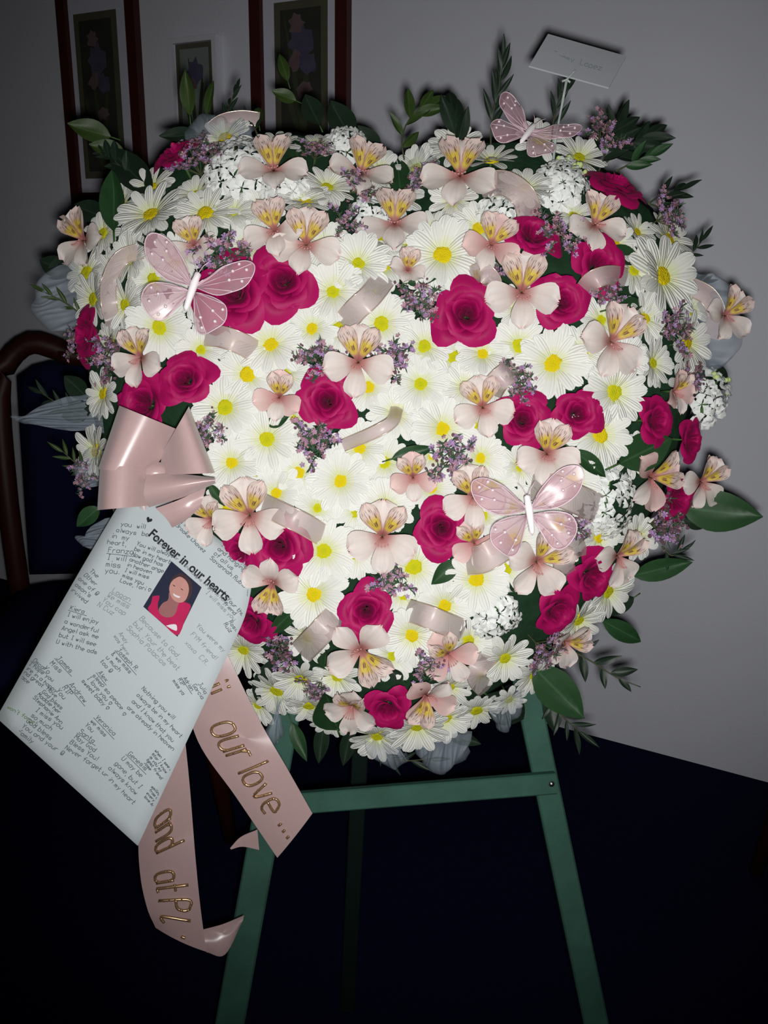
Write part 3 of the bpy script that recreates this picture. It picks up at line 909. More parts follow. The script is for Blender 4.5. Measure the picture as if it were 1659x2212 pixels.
LEAF = {(k, wn): [leaf_mesh(s, k, wd) for s in range(3)] for k in ('leaf', 'leaf_dark', 'leaf_olive') for wn, wd in (('wide', 0.27), ('mid', 0.18), ('slim', 0.11))}
b_ = MB(); b_.tube([(0, 0.03, 0), (0, -0.05, -0.01), (0, -0.22, -0.06)], [0.014, 0.016, 0.016], 5); PETIOLE = b_.mesh('leaf_stalk', M['stem'], True)


def leaf_frame(x0, y0, x1, y1, d0, d1, face=0.0):
    """matrix of a leaf running from one point to another; face rolls it about its length"""
    a, b_ = PX(x0, y0, d0), PX(x1, y1, d1)
    yv = (b_ - a); L = yv.length; yv.normalize()
    zv = -FWD; zv = (zv - zv.dot(yv) * yv).normalized(); zv = Quaternion(yv, face) @ zv
    xv = yv.cross(zv)
    return Matrix.Translation(a) @ Matrix((xv, yv, zv)).transposed().to_4x4() @ Matrix.Scale(L, 4)


def leaf(x0, y0, x1, y1, key='leaf', wn='mid', l0=0.0, l1=0.01, face=0.0):
    d0 = BASE_D - dome(x0, y0) - l0; d1 = BASE_D - dome(x1, y1) - l1
    mw = leaf_frame(x0, y0, x1, y1, d0, d1, face)
    root = obj('leaf', random.choice(LEAF[(key, wn)]), None, mw=mw)
    obj('leaf_stalk', PETIOLE, root)
    ALL.append(['leaf', root, (x0 + x1) / 2, (y0 + y1) / 2, {'leaf': 'green', 'leaf_dark': 'dark green', 'leaf_olive': 'olive green'}[key]])
    return root


def twig(path, leaves, key='leaf_dark', wn='slim', d=None, tipd=0.0, r=0.0011):
    """leafy twig: a stem through the points, leaves as (t along stem, angle off it, length px)"""
    n = 12
    dd = [(BASE_D - dome(*path[0]) if d is None else d) + tipd * k / (len(path) - 1) for k in range(len(path))]
    pts = [Vector(p) for p in cr([PX(x, y, q) for (x, y), q in zip(path, dd)], n)]
    root = empty('leafy_twig', pts[0])
    b_ = MB(); b_.tube(pts, [r * (1 - 0.5 * k / n) for k in range(n + 1)], 5)
    child('stem', b_.mesh('twig_stem', M['stem_brown'], True), root)
    for t, ang, L in leaves:
        k = min(int(t * n), n - 1); p = pts[k].lerp(pts[k + 1], t * n - k); dv = (pts[k + 1] - pts[k]).normalized()
        dv = Quaternion(-FWD, math.radians(ang)) @ dv
        dv = (dv - FWD * random.uniform(-0.15, 0.25)).normalized()
        zv = -FWD; zv = (zv - zv.dot(dv) * dv).normalized(); zv = Quaternion(dv, random.uniform(-0.6, 0.6)) @ zv
        mw = Matrix.Translation(p) @ Matrix((dv.cross(zv), dv, zv)).transposed().to_4x4() @ Matrix.Scale(L * dd[0] / F, 4)
        child('leaf', random.choice(LEAF[(key, wn)]), root, mw=mw)
    xm, ym = path[len(path) // 2]
    ALL.append(['twig', root, xm, ym, ''])
    return root


# sheer ribbon loops and strips
def strip(path, width, lift=0.02, lifts=None, roll=0.0, mat='ribbon', thread=True):
    lift += 0.012
    n = 16; P = cr(path, n); lf = cr([(q,) for q in (lifts or [lift * 0.15] + [lift] * (len(path) - 2) + [lift * 0.3])], n)
    A, B = [], []
    for k, p in enumerate(P):
        t = P[min(k + 1, n)] - P[max(k - 1, 0)]; t = t / (np.linalg.norm(t) + 1e-9)
        s = np.array((-t[1], t[0])) * width / 2
        rr = math.sin(roll) * width / 2 * BASE_D / F; c = max(0.15, math.cos(roll))
        d = BASE_D - dome(*p) - float(lf[k][0])
        A.append(PX(*(p - s * c), d - rr)); B.append(PX(*(p + s * c), d + rr))
    root = empty('sheer_ribbon', A[0])
    m_, a, b_ = loft('ribbon_band', A, B, 20, 5, M[mat], 0.0015)
    child('band', m_, root)
    if thread:
        for e in (a, b_):
            t = MB(); t.tube([Vector(q) for q in e], 0.00055, 4); child('edge_thread', t.mesh('edge_thread', M['thread'], True), root)
    ALL.append(['ribbon', root, P[n // 2][0], P[n // 2][1], ''])
    return root


def loop_mesh(name, K0, K1, F0, F1, mat, front=0.03, back=0.02, nu=10, nv=28, kb=None, tight=0.55):
    """ribbon loop: out from the edge K0-K1 to the fold F0-F1, around it and back behind; points are (x, y, depth)"""
    edges = []
    for K, Fo in ((K0, F0), (K1, F1)):
        kx, ky, kd = K; fx, fy, fd = Fo
        mx = lambda t, off: PX(kx + (fx - kx) * t, ky + (fy - ky) * t, kd + (fd - kd) * t - off)
        edges.append([PX(kx, ky, kd), mx(0.45, front * 0.9), mx(0.80, front), mx(0.97, front * tight), PX(fx, fy, fd), mx(0.95, -back * 0.7), mx(0.6, -back), PX(kx, ky, kd + (kb or back * 0.6))])
    return loft(name, edges[0], edges[1], nv, nu, mat)[0]

# ------------------------------------------------------------------ the flowers of the heart
# roses: x, y, radius (px), label, extra lean right, lean up
ROSES = [
    (392, 348, 58, 'topmost left magenta rose, half hidden under lilac florets', -0.3, 0.5),
    (206, 724, 64, 'leftmost magenta rose, turned to the left at the rim', -0.55, 0.0),
    (405, 824, 62, 'dark magenta rose up and right of its twin above the satin bow', 0.0, 0.15),
    (322, 876, 70, 'magenta rose tucked right behind the pink satin bow', -0.1, 0.0),
    (512, 638, 88, 'large magenta rose partly covered by the left butterfly', -0.1, 0.0),
    (614, 612, 78, 'round magenta rose right of the one under the left butterfly', 0.0, 0.0),
    (707, 868, 68, 'lone magenta rose ringed by daisies left of the centre', 0.0, 0.0),
    (1006, 682, 76, 'wide open magenta rose left of the large upright alstroemeria', 0.0, 0.0),
    (1318, 424, 74, 'magenta rose at the top right edge, facing upward', 0.2, 0.75),
    (1146, 520, 62, 'magenta rose facing upward, above the large upright alstroemeria', 0.25, 0.45),
    (1286, 580, 66, 'upper magenta rose of the pair right of the large upright alstroemeria', 0.1, 0.0),
    (1208, 655, 62, 'lower magenta rose of the pair right of the large upright alstroemeria', 0.1, -0.1),
    (1126, 908, 64, 'left magenta rose of the row on the right side', 0.0, 0.0),
    (1243, 894, 57, 'second magenta rose of the row on the right side', 0.1, 0.0),
    (1404, 908, 57, 'third magenta rose of the row, above a broad leaf', 0.25, 0.0),
    (1478, 950, 48, 'rightmost magenta rose at the rim', 0.4, 0.0),
    (1448, 1072, 58, 'magenta rose at the right rim under two alstroemerias', 0.3, -0.1),
    (953, 1140, 68, 'round magenta rose left of the lower right butterfly', 0.0, 0.0),
    (606, 1178, 72, 'magenta rose just right of the top of the handwritten page', 0.0, -0.05),
    (524, 1190, 46, 'small magenta rose peeping from behind the top corner of the page', -0.2, -0.1),
    (1268, 1240, 60, 'upper magenta rose of the pair at the lower right rim', 0.15, 0.0),
    (1194, 1312, 58, 'lower magenta rose of the pair at the lower right rim', 0.1, -0.15),
    (792, 1318, 64, 'magenta rose with pointed petals in the lower middle', 0.0, 0.0),
    (838, 1522, 54, 'lowest magenta rose near the tip of the heart', 0.0, 0.0),
    (550, 1338, 56, 'magenta rose touching the right edge of the handwritten page', -0.1, -0.1),
]
for i, (x, y, r, lab, dx, dy) in enumerate(ROSES): rose(x, y, r * 1.13, lab, 0.018, dx, dy, 0.45, i)

# daisies: x, y, petal length (px), disc colour, lift, extra lean right, up
DAISIES = [
    (330, 470, 84, 'y', .012, 0, .25), (447, 466, 74, 'y', .008, 0, .2), (288, 560, 62, 'g', .006, -.2, 0), (208, 648, 66, 'g', .004, -.3, 0), (276, 660, 62, 'g', .008, -.1, 0),
    (345, 708, 76, 'g', .010, .3, -.2), (435, 757, 58, 'g', .010, 0, 0), (228, 852, 60, 'y', .004, -.3, 0), (212, 975, 66, 'y', .0, -.5, 0), (587, 747, 80, 'y', .012, 0, .05),
    (675, 712, 62, 'y', .004, 0, 0), (537, 810, 72, 'y', .008, 0, 0), (488, 883, 76, 'g', .010, 0, 0), (578, 950, 76, 'g', .010, 0, 0), (502, 1001, 70, 'y', .008, 0, 0),
    (645, 1022, 58, 'y', .002, 0, 0), (598, 1065, 64, 'y', .002, 0, 0), (736, 1040, 76, 'y', .012, 0, 0), (685, 1098, 56, 'g', .002, .1, 0), (778, 970, 70, 'y', .006, 0, 0),
    (773, 575, 76, 'g', .010, 0, .1), (720, 633, 76, 'g', .012, 0, 0), (825, 700, 74, 'g', .010, 0, 0), (956, 555, 88, 'y', .014, 0, 0), (917, 750, 70, 'g', .008, 0, 0),
    (1042, 767, 66, 'y', .004, 0, 0), (908, 831, 70, 'g', .008, 0, 0), (1005, 840, 66, 'y', .006, 0, .1), (1120, 747, 70, 'g', .006, 0, 0), (1193, 787, 86, 'y', .012, 0, 0),
    (1322, 848, 78, 'g', .012, .1, 0), (955, 927, 76, 'y', .010, 0, 0), (855, 895, 66, 'g', .004, 0, 0), (797, 838, 60, 'y', .0, 0, 0), (1292, 940, 78, 'y', .010, .1, 0),
    (1232, 1037, 72, 'y', .006, 0, .1), (1037, 990, 62, 'y', .006, 0, 0), (1108, 1165, 62, 'y', .002, 0, 0), (1028, 1250, 76, 'y', .010, 0, 0), (960, 1307, 70, 'y', .010, 0, 0),
    (893, 1225, 76, 'g', .010, 0, 0), (832, 1093, 66, 'g', .004, 0, 0), (699, 1190, 80, 'g', .012, 0, 0), (769, 1193, 64, 'g', .0, .1, 0), (680, 1283, 82, 'y', .012, 0, 0),
    (890, 1370, 72, 'y', .010, 0, -.1), (652, 1460, 66, 'g', .010, 0, -.15), (530, 1400, 66, 'g', .004, -.1, -.2), (600, 1487, 66, 'g', .004, -.1, -.3), (668, 1520, 56, 'g', .0, 0, -.5),
    (815, 1585, 68, 'g', .004, 0, -.35), (900, 1563, 74, 'g', .008, 0, -.3), (968, 1482, 58, 'g', .006, .1, -.3), (1088, 1417, 66, 'g', .010, 0, -.2), (1308, 1275, 74, 'g', .004, .4, -.2),
    (1245, 1336, 66, 'g', .004, .3, -.3), (1423, 601, 102, 'y', .012, .05, .05), (1478, 740, 76, 'y', .004, .4, 0), (1325, 530, 56, 'y', .004, .2, 0), (1366, 586, 60, 'g', .004, .1, 0),
    (1255, 762, 62, 'y', .004, 0, 0), (1340, 775, 62, 'y', .004, .1, 0), (706, 410, 64, 'g', .006, 0, .4), (1132, 412, 68, 'y', .008, 0, .5), (940, 502, 58, 'g', .002, 0, .6),
    (660, 440, 62, 'y', .004, 0, .6), (600, 318, 56, 'g', .0, 0, .6), (682, 318, 58, 'g', .0, 0, .7), (1440, 520, 66, 'y', -.004, .3, .3), (1205, 1132, 60, 'y', .002, .1, 0),
    (1028, 1530, 58, 'g', .002, .1, -.5), (1098, 1508, 44, 'g', .0, .2, -.5), (1036, 1452, 50, 'g', .004, .1, -.3), (560, 1520, 52, 'g', -.004, -.2, -.4), (715, 1548, 52, 'g', -.004, 0, -.5),
    (1468, 828, 62, 'y', .0, .4, -.1), (245, 745, 52, 'y', -.006, -.4, 0), (1060, 352, 58, 'y', .0, 0, .6), (250, 590, 56, 'y', -.006, -.4, 0), (815, 520, 60, 'g', .0, 0, .3),
    (1388, 690, 62, 'y', .004, .2, 0), (1404, 786, 60, 'g', .002, .25, 0), (1238, 470, 52, 'g', .002, .1, .3), (1372, 505, 50, 'y', .0, .3, .2), (1290, 1160, 58, 'y', .002, .2, -.1),
    (505, 462, 54, 'g', .0, 0, .3), (425, 425, 56, 'y', .0, -.1, .4), (1150, 1455, 52, 'g', .0, .2, -.4),
]
for x, y, r, c, lf, dx, dy in DAISIES: daisy(x, y, r, c, lf, 0.45, dx, dy, random.choice((20, 22, 22, 24)))

ALSTRO = [  # x, y, r, angle, lean right, lean up, pink, closed
    (184, 520, 66, 20, -.3, .1, 0, 5), (592, 372, 74, 0, 0, .35, 0, 8), (778, 378, 72, -8, 0, .35, 0, 10), (994, 384, 82, -5, 0, .25, 0, 6), (594, 500, 66, 8, -.1, .25, 0, 8),
    (662, 530, 74, -6, 0, .25, 0, 5), (852, 486, 74, 0, 0, .2, 0, 6), (420, 530, 58, 10, 0, .2, 0, 14), (1060, 530, 66, -18, .1, .2, 1, 12), (1282, 488, 68, -5, .1, .25, 0, 6),
    (1126, 632, 80, -2, 0, .12, 0, 2), (880, 585, 48, -12, .1, .2, 0, 26), (774, 782, 76, 0, 0, .15, 0, 4), (306, 772, 64, -4, -.1, .1, 0, 8), (604, 858, 58, -12, 0, .2, 1, 22),
    (1318, 738, 80, -20, .2, .05, 0, 4), (1562, 682, 62, -30, .3, .1, 0, 8), (1042, 880, 66, 10, 0, .15, 0, 4), (1180, 980, 74, -5, 0, .25, 0, 12), (1402, 1030, 72, -60, .2, 0, 1, 6),
    (1512, 1040, 60, -25, .3, .05, 0, 6), (1332, 1200, 66, -30, .2, .05, 0, 6), (1022, 1072, 68, 8, 0, .1, 0, 4), (892, 1030, 54, 10, 0, .1, 1, 14), (540, 1112, 80, 6, 0, .1, 0, 2),
    (458, 1122, 56, 0, -.1, .1, 0, 12), (826, 1158, 78, -4, 0, .12, 0, 4), (1158, 1212, 76, -35, .1, 0, 0, 4), (590, 1258, 66, 175, -.1, -.1, 0, 8), (780, 1402, 78, -140, .1, -.2, 0, 8),
    (968, 1412, 62, 30, 0, 0, 1, 8), (762, 1522, 62, -10, -.1, -.1, 0, 12), (920, 1500, 66, 150, .1, -.15, 1, 14), (1218, 1384, 58, -60, .3, -.3, 0, 16), (1452, 846, 50, 10, .3, 0, 1, 20), (1024, 1172, 54, 20, 0, 0, 1, 6),
]
for x, y, r, ang, dx, dy, pk, cl in ALSTRO: alstro(x, y, r, 0.032 if r > 58 else 0.026, ang, dx, dy, 0.35, bool(pk), cl)

for a in ((514, 372, 60, 92, 8, 26, 0), (1212, 404, 48, 74, -20, 16, 7), (1308, 1082, 62, 76, 0, 22, 0), (1072, 1322, 52, 58, 20, 16, 4), (1528, 862, 40, 62, -30, 12, 5), (800, 470, 34, 62, 0, 10, 3), (748, 312, 44, 34, 60, 8, 2), (620, 408, 50, 40, 0, 10, 0), (1085, 455, 46, 34, 30, 9, 2)):
    stock(*a)

for a in ((432, 372, 66), (482, 556, 70), (252, 772, 66), (178, 738, 46), (452, 934, 46), (684, 772, 58), (852, 770, 56), (682, 952, 66), (972, 992, 66), (902, 662, 58),
          (1196, 512, 62), (1432, 718, 70), (1112, 828, 56), (842, 1246, 60), (620, 1392, 62), (1162, 1392, 60), (1412, 1132, 68), (920, 1424, 56), (760, 412, 52), (1296, 300, 58),
          (1424, 474, 60), (922, 402, 52), (1238, 1132, 40), (690, 1474, 46), (742, 486, 44), (1302, 640, 44), (430, 330, 46), (190, 1030, 40), (1480, 820, 46), (680, 340, 44), (1060, 590, 34)):
    sprig(*a)

# daisies of the lower layer that fill in between
rf = random.Random(21); taken = [(it[2], it[3], {'daisy': 58, 'rose': 84, 'alstroemeria': 40, 'stock': 62, 'sprig': 34}[it[0]]) for it in ALL]
added = 0
for _ in range(9000):
    x, y = rf.uniform(170, 1510), rf.uniform(290, 1600)
    if sdist(x, y) < 2 or (x < 480 and 900 < y) or (x < 560 and y > 1150): continue
    if all((x - a) ** 2 + (y - b_) ** 2 > d * d for a, b_, d in taken):
        daisy(x, y, rf.uniform(56, 66), rf.choice('yggg'), -0.006, 0.5, 0, 0, 16); taken.append((x, y, 62)); added += 1
        if added >= 58: break

# leaves among the flowers: from, to, colour, width
LEAVES = [(246, 500, 252, 392, 'leaf', 'mid', .012, .004), (240, 296, 150, 274, 'leaf_olive', 'wide', 0, .005), (270, 330, 196, 318, 'leaf_olive', 'wide', 0, .004),
    (410, 250, 404, 160, 'leaf_olive', 'mid', 0, 0), (446, 250, 460, 168, 'leaf_olive', 'slim', 0, 0), (640, 218, 588, 200, 'leaf_olive', 'wide', 0, 0), (622, 176, 602, 112, 'leaf_olive', 'mid', -.01, -.01),
    (645, 352, 634, 290, 'leaf', 'mid', .004, .006), (736, 400, 738, 346, 'leaf', 'mid', .006, .006), (866, 432, 858, 330, 'leaf', 'mid', .012, .012), (302, 508, 330, 546, 'leaf', 'mid', .016, .018),
    (576, 918, 628, 898, 'leaf', 'wide', .016, .018), (846, 992, 936, 968, 'leaf', 'mid', .02, .016), (1030, 580, 1024, 520, 'leaf', 'wide', .01, .014), (1306, 546, 1392, 562, 'leaf', 'mid', .022, .02),
    (1318, 668, 1398, 652, 'leaf', 'mid', .014, .02), (1238, 972, 1314, 1032, 'leaf', 'mid', .024, .028), (1336, 1002, 1428, 956, 'leaf', 'wide', .024, .02), (1470, 1096, 1634, 1116, 'leaf', 'wide', .012, .02),
    (1476, 1124, 1532, 1136, 'leaf_dark', 'wide', .0, .0), (988, 1212, 930, 1262, 'leaf', 'wide', .016, .018), (960, 1232, 974, 1282, 'leaf', 'wide', .012, .012), (642, 1312, 590, 1362, 'leaf', 'mid', .014, .016),
    (730, 1578, 700, 1472, 'leaf', 'wide', .012, .018), (1366, 1244, 1480, 1214, 'leaf', 'mid', .004, .0), (1300, 1340, 1392, 1390, 'leaf', 'mid', -.004, -.01), (1152, 1440, 1252, 1542, 'leaf', 'wide', .004, .01),
    (1190, 1500, 1196, 1580, 'leaf_dark', 'wide', -.01, -.01), (452, 1046, 488, 1094, 'leaf', 'mid', .02, .02), (216, 1096, 162, 1138, 'leaf', 'wide', .012, .012), (880, 612, 946, 606, 'leaf', 'mid', .01, .016),
    (630, 1560, 664, 1640, 'leaf', 'mid', -.01, -.01), (700, 1560, 690, 1640, 'leaf_dark', 'mid', -.012, -.016), (760, 1570, 744, 1640, 'leaf_dark', 'mid', -.012, -.016), (590, 1420, 600, 1560, 'leaf_dark', 'wide', -.004, -.008),
    (870, 1470, 836, 1444, 'leaf_dark', 'wide', .01, .012), (700, 1440, 706, 1400, 'leaf', 'wide', .008, .01), (1050, 1500, 1140, 1560, 'leaf_dark', 'wide', -.004, -.01), (960, 1580, 1030, 1600, 'leaf_dark', 'mid', -.01, -.014),
    (150, 590, 96, 568, 'leaf_dark', 'wide', 0, -.01), (170, 560, 110, 600, 'leaf_dark', 'wide', 0, -.01), (190, 860, 150, 820, 'leaf_dark', 'wide', 0, -.01), (200, 880, 150, 900, 'leaf_dark', 'wide', 0, -.01),
    (1270, 842, 1326, 862, 'leaf_dark', 'wide', .004, .004), (1520, 800, 1580, 836, 'leaf_dark', 'wide', 0, -.01), (760, 300, 720, 236, 'leaf_dark', 'wide', -.01, -.02), (820, 330, 776, 282, 'leaf_dark', 'wide', -.01, -.02),
    (560, 270, 556, 226, 'leaf_olive', 'mid', -.01, -.01), (690, 270, 664, 220, 'leaf_dark', 'wide', -.01, -.02), (430, 290, 352, 300, 'leaf_dark', 'mid', -.01, -.02), (330, 420, 262, 350, 'leaf_dark', 'mid', 0, -.01), (226, 470, 176, 452, 'leaf_dark', 'wide', -.01, -.02),
    (1370, 1290, 1300, 1330, 'leaf_dark', 'mid', -.01, -.01), (800, 1240, 842, 1280, 'leaf_dark', 'mid', .0, .004), (1160, 1060, 1190, 1100, 'leaf', 'mid', .0, .004), (500, 1320, 560, 1300, 'leaf_dark', 'mid', 0, .0)]
for a in LEAVES: leaf(*a)

# twigs standing out at the rim
fan = lambda n, a, L, t0=0.25: [(t0 + (1 - t0) * k / n * 0.98, (a if k % 2 else -a) * (1 - 0.4 * k / n), L * random.uniform(0.8, 1.15)) for k in range(n)] + [(0.98, 4, L)]
twig([(1060, 330), (1062, 260), (1078, 190), (1082, 140)], fan(9, 26, 62), 'leaf_dark', 'slim', None, 0.0)
twig([(1190, 320), (1196, 260), (1208, 215), (1222, 190)], fan(6, 24, 58), 'leaf_dark', 'slim', None, 0.0)
twig([(880, 380), (868, 300), (890, 250), (918, 234)], fan(6, 48, 66), 'leaf_olive', 'mid', None, 0.02)
twig([(990, 340), (984, 290), (980, 250)], fan(3, 16, 84), 'leaf_dark', 'mid', None, 0.02)
twig([(1290, 380), (1312, 320), (1330, 275)], fan(7, 48, 74), 'leaf_dark', 'mid', None, 0.02)
twig([(1300, 360), (1346, 318), (1392, 296)], fan(7, 42, 70), 'leaf_dark', 'mid', None, 0.02)
twig([(1330, 370), (1370, 350), (1402, 338)], fan(4, 30, 56), 'leaf', 'mid', None, 0.0)
twig([(1400, 440), (1432, 420), (1468, 412)], fan(4, 24, 62), 'leaf_dark', 'slim', None, 0.02)
twig([(1400, 440), (1430, 450), (1440, 462)], fan(3, 30, 60), 'leaf_dark', 'mid', None, 0.02)
twig([(1470, 560), (1500, 540), (1516, 520)], fan(4, 36, 44), 'leaf_dark', 'slim', None, 0.02)
twig([(1470, 600), (1500, 612), (1524, 612)], fan(4, 36, 40), 'leaf_dark', 'slim', None, 0.02)
twig([(1220, 1400), (1270, 1424), (1330, 1462), (1384, 1484)], [(0.15, 60, 58), (0.25, -60, 56), (0.4, 50, 62), (0.5, -50, 44), (0.6, 40, 58), (0.7, -20, 40)], 'leaf_dark', 'mid', 0.95, 0.0)
twig([(1180, 1480), (1210, 1540), (1250, 1580)], fan(7, 60, 56), 'leaf_dark', 'slim', 0.955, 0.01)
twig([(215, 1040), (175, 1010), (136, 976)], fan(7, 52, 40), 'leaf_olive', 'slim', None, 0.0)
twig([(200, 700), (150, 660), (98, 632)], fan(5, 34, 40), 'leaf_olive', 'slim', None, 0.0)
twig([(190, 900), (140, 880), (90, 850)], fan(5, 40, 46), 'leaf_dark', 'slim', None, 0.02)
twig([(300, 400), (250, 350), (224, 330)], fan(6, 44, 46), 'leaf_dark', 'mid', None, 0.02)
twig([(480, 300), (492, 240), (512, 194)], fan(6, 22, 40), 'leaf_dark', 'slim', None, 0.03)
twig([(560, 300), (540, 262), (500, 250)], fan(5, 40, 44), 'leaf_dark', 'slim', None, 0.03)
twig([(1430, 1180), (1450, 1200), (1470, 1190)], fan(4, 44, 40), 'leaf_dark', 'slim', None, 0.0)
twig([(800, 1590), (850, 1640), (930, 1640)], fan(6, 44, 46), 'leaf_dark', 'slim', None, 0.01)
twig([(990, 1250), (1000, 1300), (995, 1340)], fan(4, 40, 36), 'leaf_dark', 'slim', None, 0.0)

# ------------------------------------------------------------------ sheer pink ribbons
for a in (([(832, 598), (800, 640), (770, 668), (742, 700)], 50, .034), ([(312, 540), (262, 558), (236, 610), (236, 660), (246, 700)], 34, .024), ([(430, 722), (480, 728), (520, 742), (556, 762)], 46, .026),
          ([(566, 1088), (610, 1110), (656, 1132), (700, 1158)], 46, .036), ([(1114, 792), (1096, 806), (1074, 826), (1060, 848)], 48, .028), ([(858, 880), (846, 912), (800, 938), (740, 962)], 26, .032),
          ([(1010, 600), (1040, 588), (1062, 606), (1062, 634)], 40, .028), ([(1254, 640), (1280, 606), (1318, 594), (1352, 600)], 40, .034), ([(1040, 400), (1090, 396), (1130, 424), (1146, 468)], 54, .034),
          ([(734, 1322), (706, 1352), (676, 1384), (650, 1410)], 54, .034), ([(880, 1318), (918, 1330), (958, 1346), (1000, 1362)], 48, .036), ([(1062, 1412), (1036, 1440), (1030, 1466), (1050, 1490)], 40, .026),
          ([(1150, 1050), (1190, 1056), (1240, 1076), (1296, 1100)], 62, .040), ([(1000, 1212), (1040, 1208), (1080, 1186), (1106, 1172)], 60, .034), ([(1226, 1250), (1218, 1216), (1236, 1186), (1262, 1176)], 44, .030),
          ([(1490, 618), (1530, 640), (1548, 680), (1536, 730)], 40, .010), ([(250, 1112), (280, 1100), (310, 1090), (340, 1084)], 44, .052), ([(450, 284), (480, 262), (520, 254), (560, 258)], 30, -.004)):
    strip(*a)


def puff(label, K0, K1, F0, F1, front=0.02, back=0.02):
    sd = random.uniform(0, 6); NU, NV = 26, 22; cols = []
    for i in range(NU + 1):
        u = i / NU; e = 0.45 + 0.55 * math.sin(math.pi * min(max(u, 0.0), 1.0)) ** 0.45
        k = [K0[j] * (1 - u) + K1[j] * u for j in range(3)]; f = [F0[j] * (1 - u) + F1[j] * u for j in range(3)]
        pl = 0.004 * math.sin(u * 21 + sd) + 0.003 * math.sin(u * 47 + 2 * sd)
        g = lambda t, off: PX(k[0] + (f[0] - k[0]) * t * e + 6 * math.sin(9 * t + 13 * u + sd) * t, k[1] + (f[1] - k[1]) * t * e + 6 * math.sin(11 * t + 10 * u + sd) * t, k[2] + (f[2] - k[2]) * t - off - pl * (0.3 + t))
        cols.append(cr([g(0, 0), g(0.45, front * 0.8), g(0.85, front * 0.8), g(1.0, 0), g(0.85, -back * 0.8), g(0.4, -back), g(0.1, -back * 0.5)], NV))
    me = grid('tulle_loop', lambda u, v: cols[int(round(u * NU))][int(round(v * NV))], NU, NV, M['tulle'])
    tag(obj('tulle_loop', me), label, 'tulle', 'pale tulle loops around the rim')


bd = BASE_D + 0.005
puff('pale tulle loop sticking out left of the upper left alstroemeria', (170, 560, bd), (190, 700, bd), (54, 606, bd), (86, 730, bd))
puff('pointed pale tulle loop reaching farthest left, beside the chair', (215, 842, bd), (225, 936, bd), (20, 896, bd), (36, 914, bd + .01), 0.012)
puff('pale tulle loop hanging left of the pink satin bow', (222, 960, bd), (226, 1050, bd), (164, 978, bd), (156, 1060, bd))
puff('pale tulle loop peeping out left of the top of the page', (260, 1110, bd - .03), (240, 1190, bd - .03), (172, 1150, bd - .02), (162, 1180, bd - .02), 0.01, 0.01)
puff('pale tulle loop hanging under the tip of the heart', (850, 1590, bd), (790, 1590, bd), (900, 1672, bd), (780, 1640, bd))
puff('pointed pale tulle loop hanging right of the heart tip', (900, 1570, bd), (1020, 1580, bd), (890, 1660, bd + .01), (1000, 1676, bd))
puff('pale tulle loop beside the upper end of the right easel leg', (1050, 1520, bd), (1130, 1480, bd), (1072, 1590, bd), (1120, 1560, bd))
puff('pale tulle loop bulging out at the right rim behind an alstroemeria', (1500, 590, bd), (1510, 800, bd), (1612, 600, bd), (1596, 800, bd))
puff('pale tulle loop standing in the notch at the top', (940, 400, bd), (880, 410, bd), (950, 320, bd), (880, 320, bd))
puff('pale tulle loop standing behind the top of the left lobe', (420, 330, bd), (540, 320, bd), (380, 250, bd + .01), (560, 244, bd + .01))
puff('small pale tulle loop at the left behind the green leaf', (620, 1500, bd), (590, 1500, bd), (560, 1590, bd), (620, 1620, bd))


# ------------------------------------------------------------------ butterflies
def wing_mesh(pts, key='wing'):
    P = cr(pts + [pts[0]], 36)[:-1]; c = np.mean(np.array(P), axis=0)
    org = np.array(pts[0]); vs, fs, uv = [], [], []
    R = 5
    for k in range(R + 1):
        t = k / R
        for p in P:
            q = org + (np.array(p) - org) * t
            vs.append((q[0], q[1], 0.05 * math.sin(t * 3) + 0.02 * math.sin(q[0] * 9 + q[1] * 7)))
    n = len(P)
    for k in range(R):
        fs += [(k * n + i, k * n + (i + 1) % n, (k + 1) * n + (i + 1) % n, (k + 1) * n + i) for i in range(n)]
    me = mesh_from('wing', vs, fs, [M[key]])
    v = MB()
    zf = lambda q, t: (q[0], q[1], 0.05 * math.sin(t * 3) + 0.02 * math.sin(q[0] * 9 + q[1] * 7) + 0.006)
    v.tube([zf(p, 1) for p in P] + [zf(P[0], 1)], 0.010, 5)
    for i in range(3, n - 3, 6):
        v.tube([zf(org + (np.array(P[i]) - org) * t, t) for t in (0.05, 0.35, 0.7, 0.98)], 0.007, 4)
    return me, v.mesh('wing_veins', M['vein'], True), P, org, zf


FORE = [(0.04, 0.06), (0.30, 0.42), (0.70, 0.72), (1.02, 0.72), (1.08, 0.50), (0.90, 0.20), (0.50, 0.02)]
HIND = [(0.04, -0.04), (0.45, -0.04), (0.76, -0.16), (0.82, -0.45), (0.58, -0.72), (0.34, -0.70), (0.16, -0.36)]
WF, WH = wing_mesh(FORE), wing_mesh(HIND)
bb = MB(); bb.ball((0, 0, 0), 0.032, 8); BEAD = bb.mesh('bead', M['bead'], True)
bb = MB(); bb.tube([(0, -0.42, 0.03), (0, -0.36, 0.06), (0, -0.1, 0.08), (0, 0.1, 0.09), (0, 0.22, 0.08), (0, 0.30, 0.07), (0, 0.33, 0.06)], [0.01, 0.05, 0.065, 0.075, 0.06, 0.065, 0.02], 8)
BODY = bb.mesh('butterfly_body', M['body'], True)
bb = MB(); [bb.tube([(0, 0.3, 0.08), (s * 0.08, 0.45, 0.16), (s * 0.16, 0.55, 0.18)], 0.008, 4) for s in (-1, 1)]
ANT = bb.mesh('antennae', M['vein'], True)


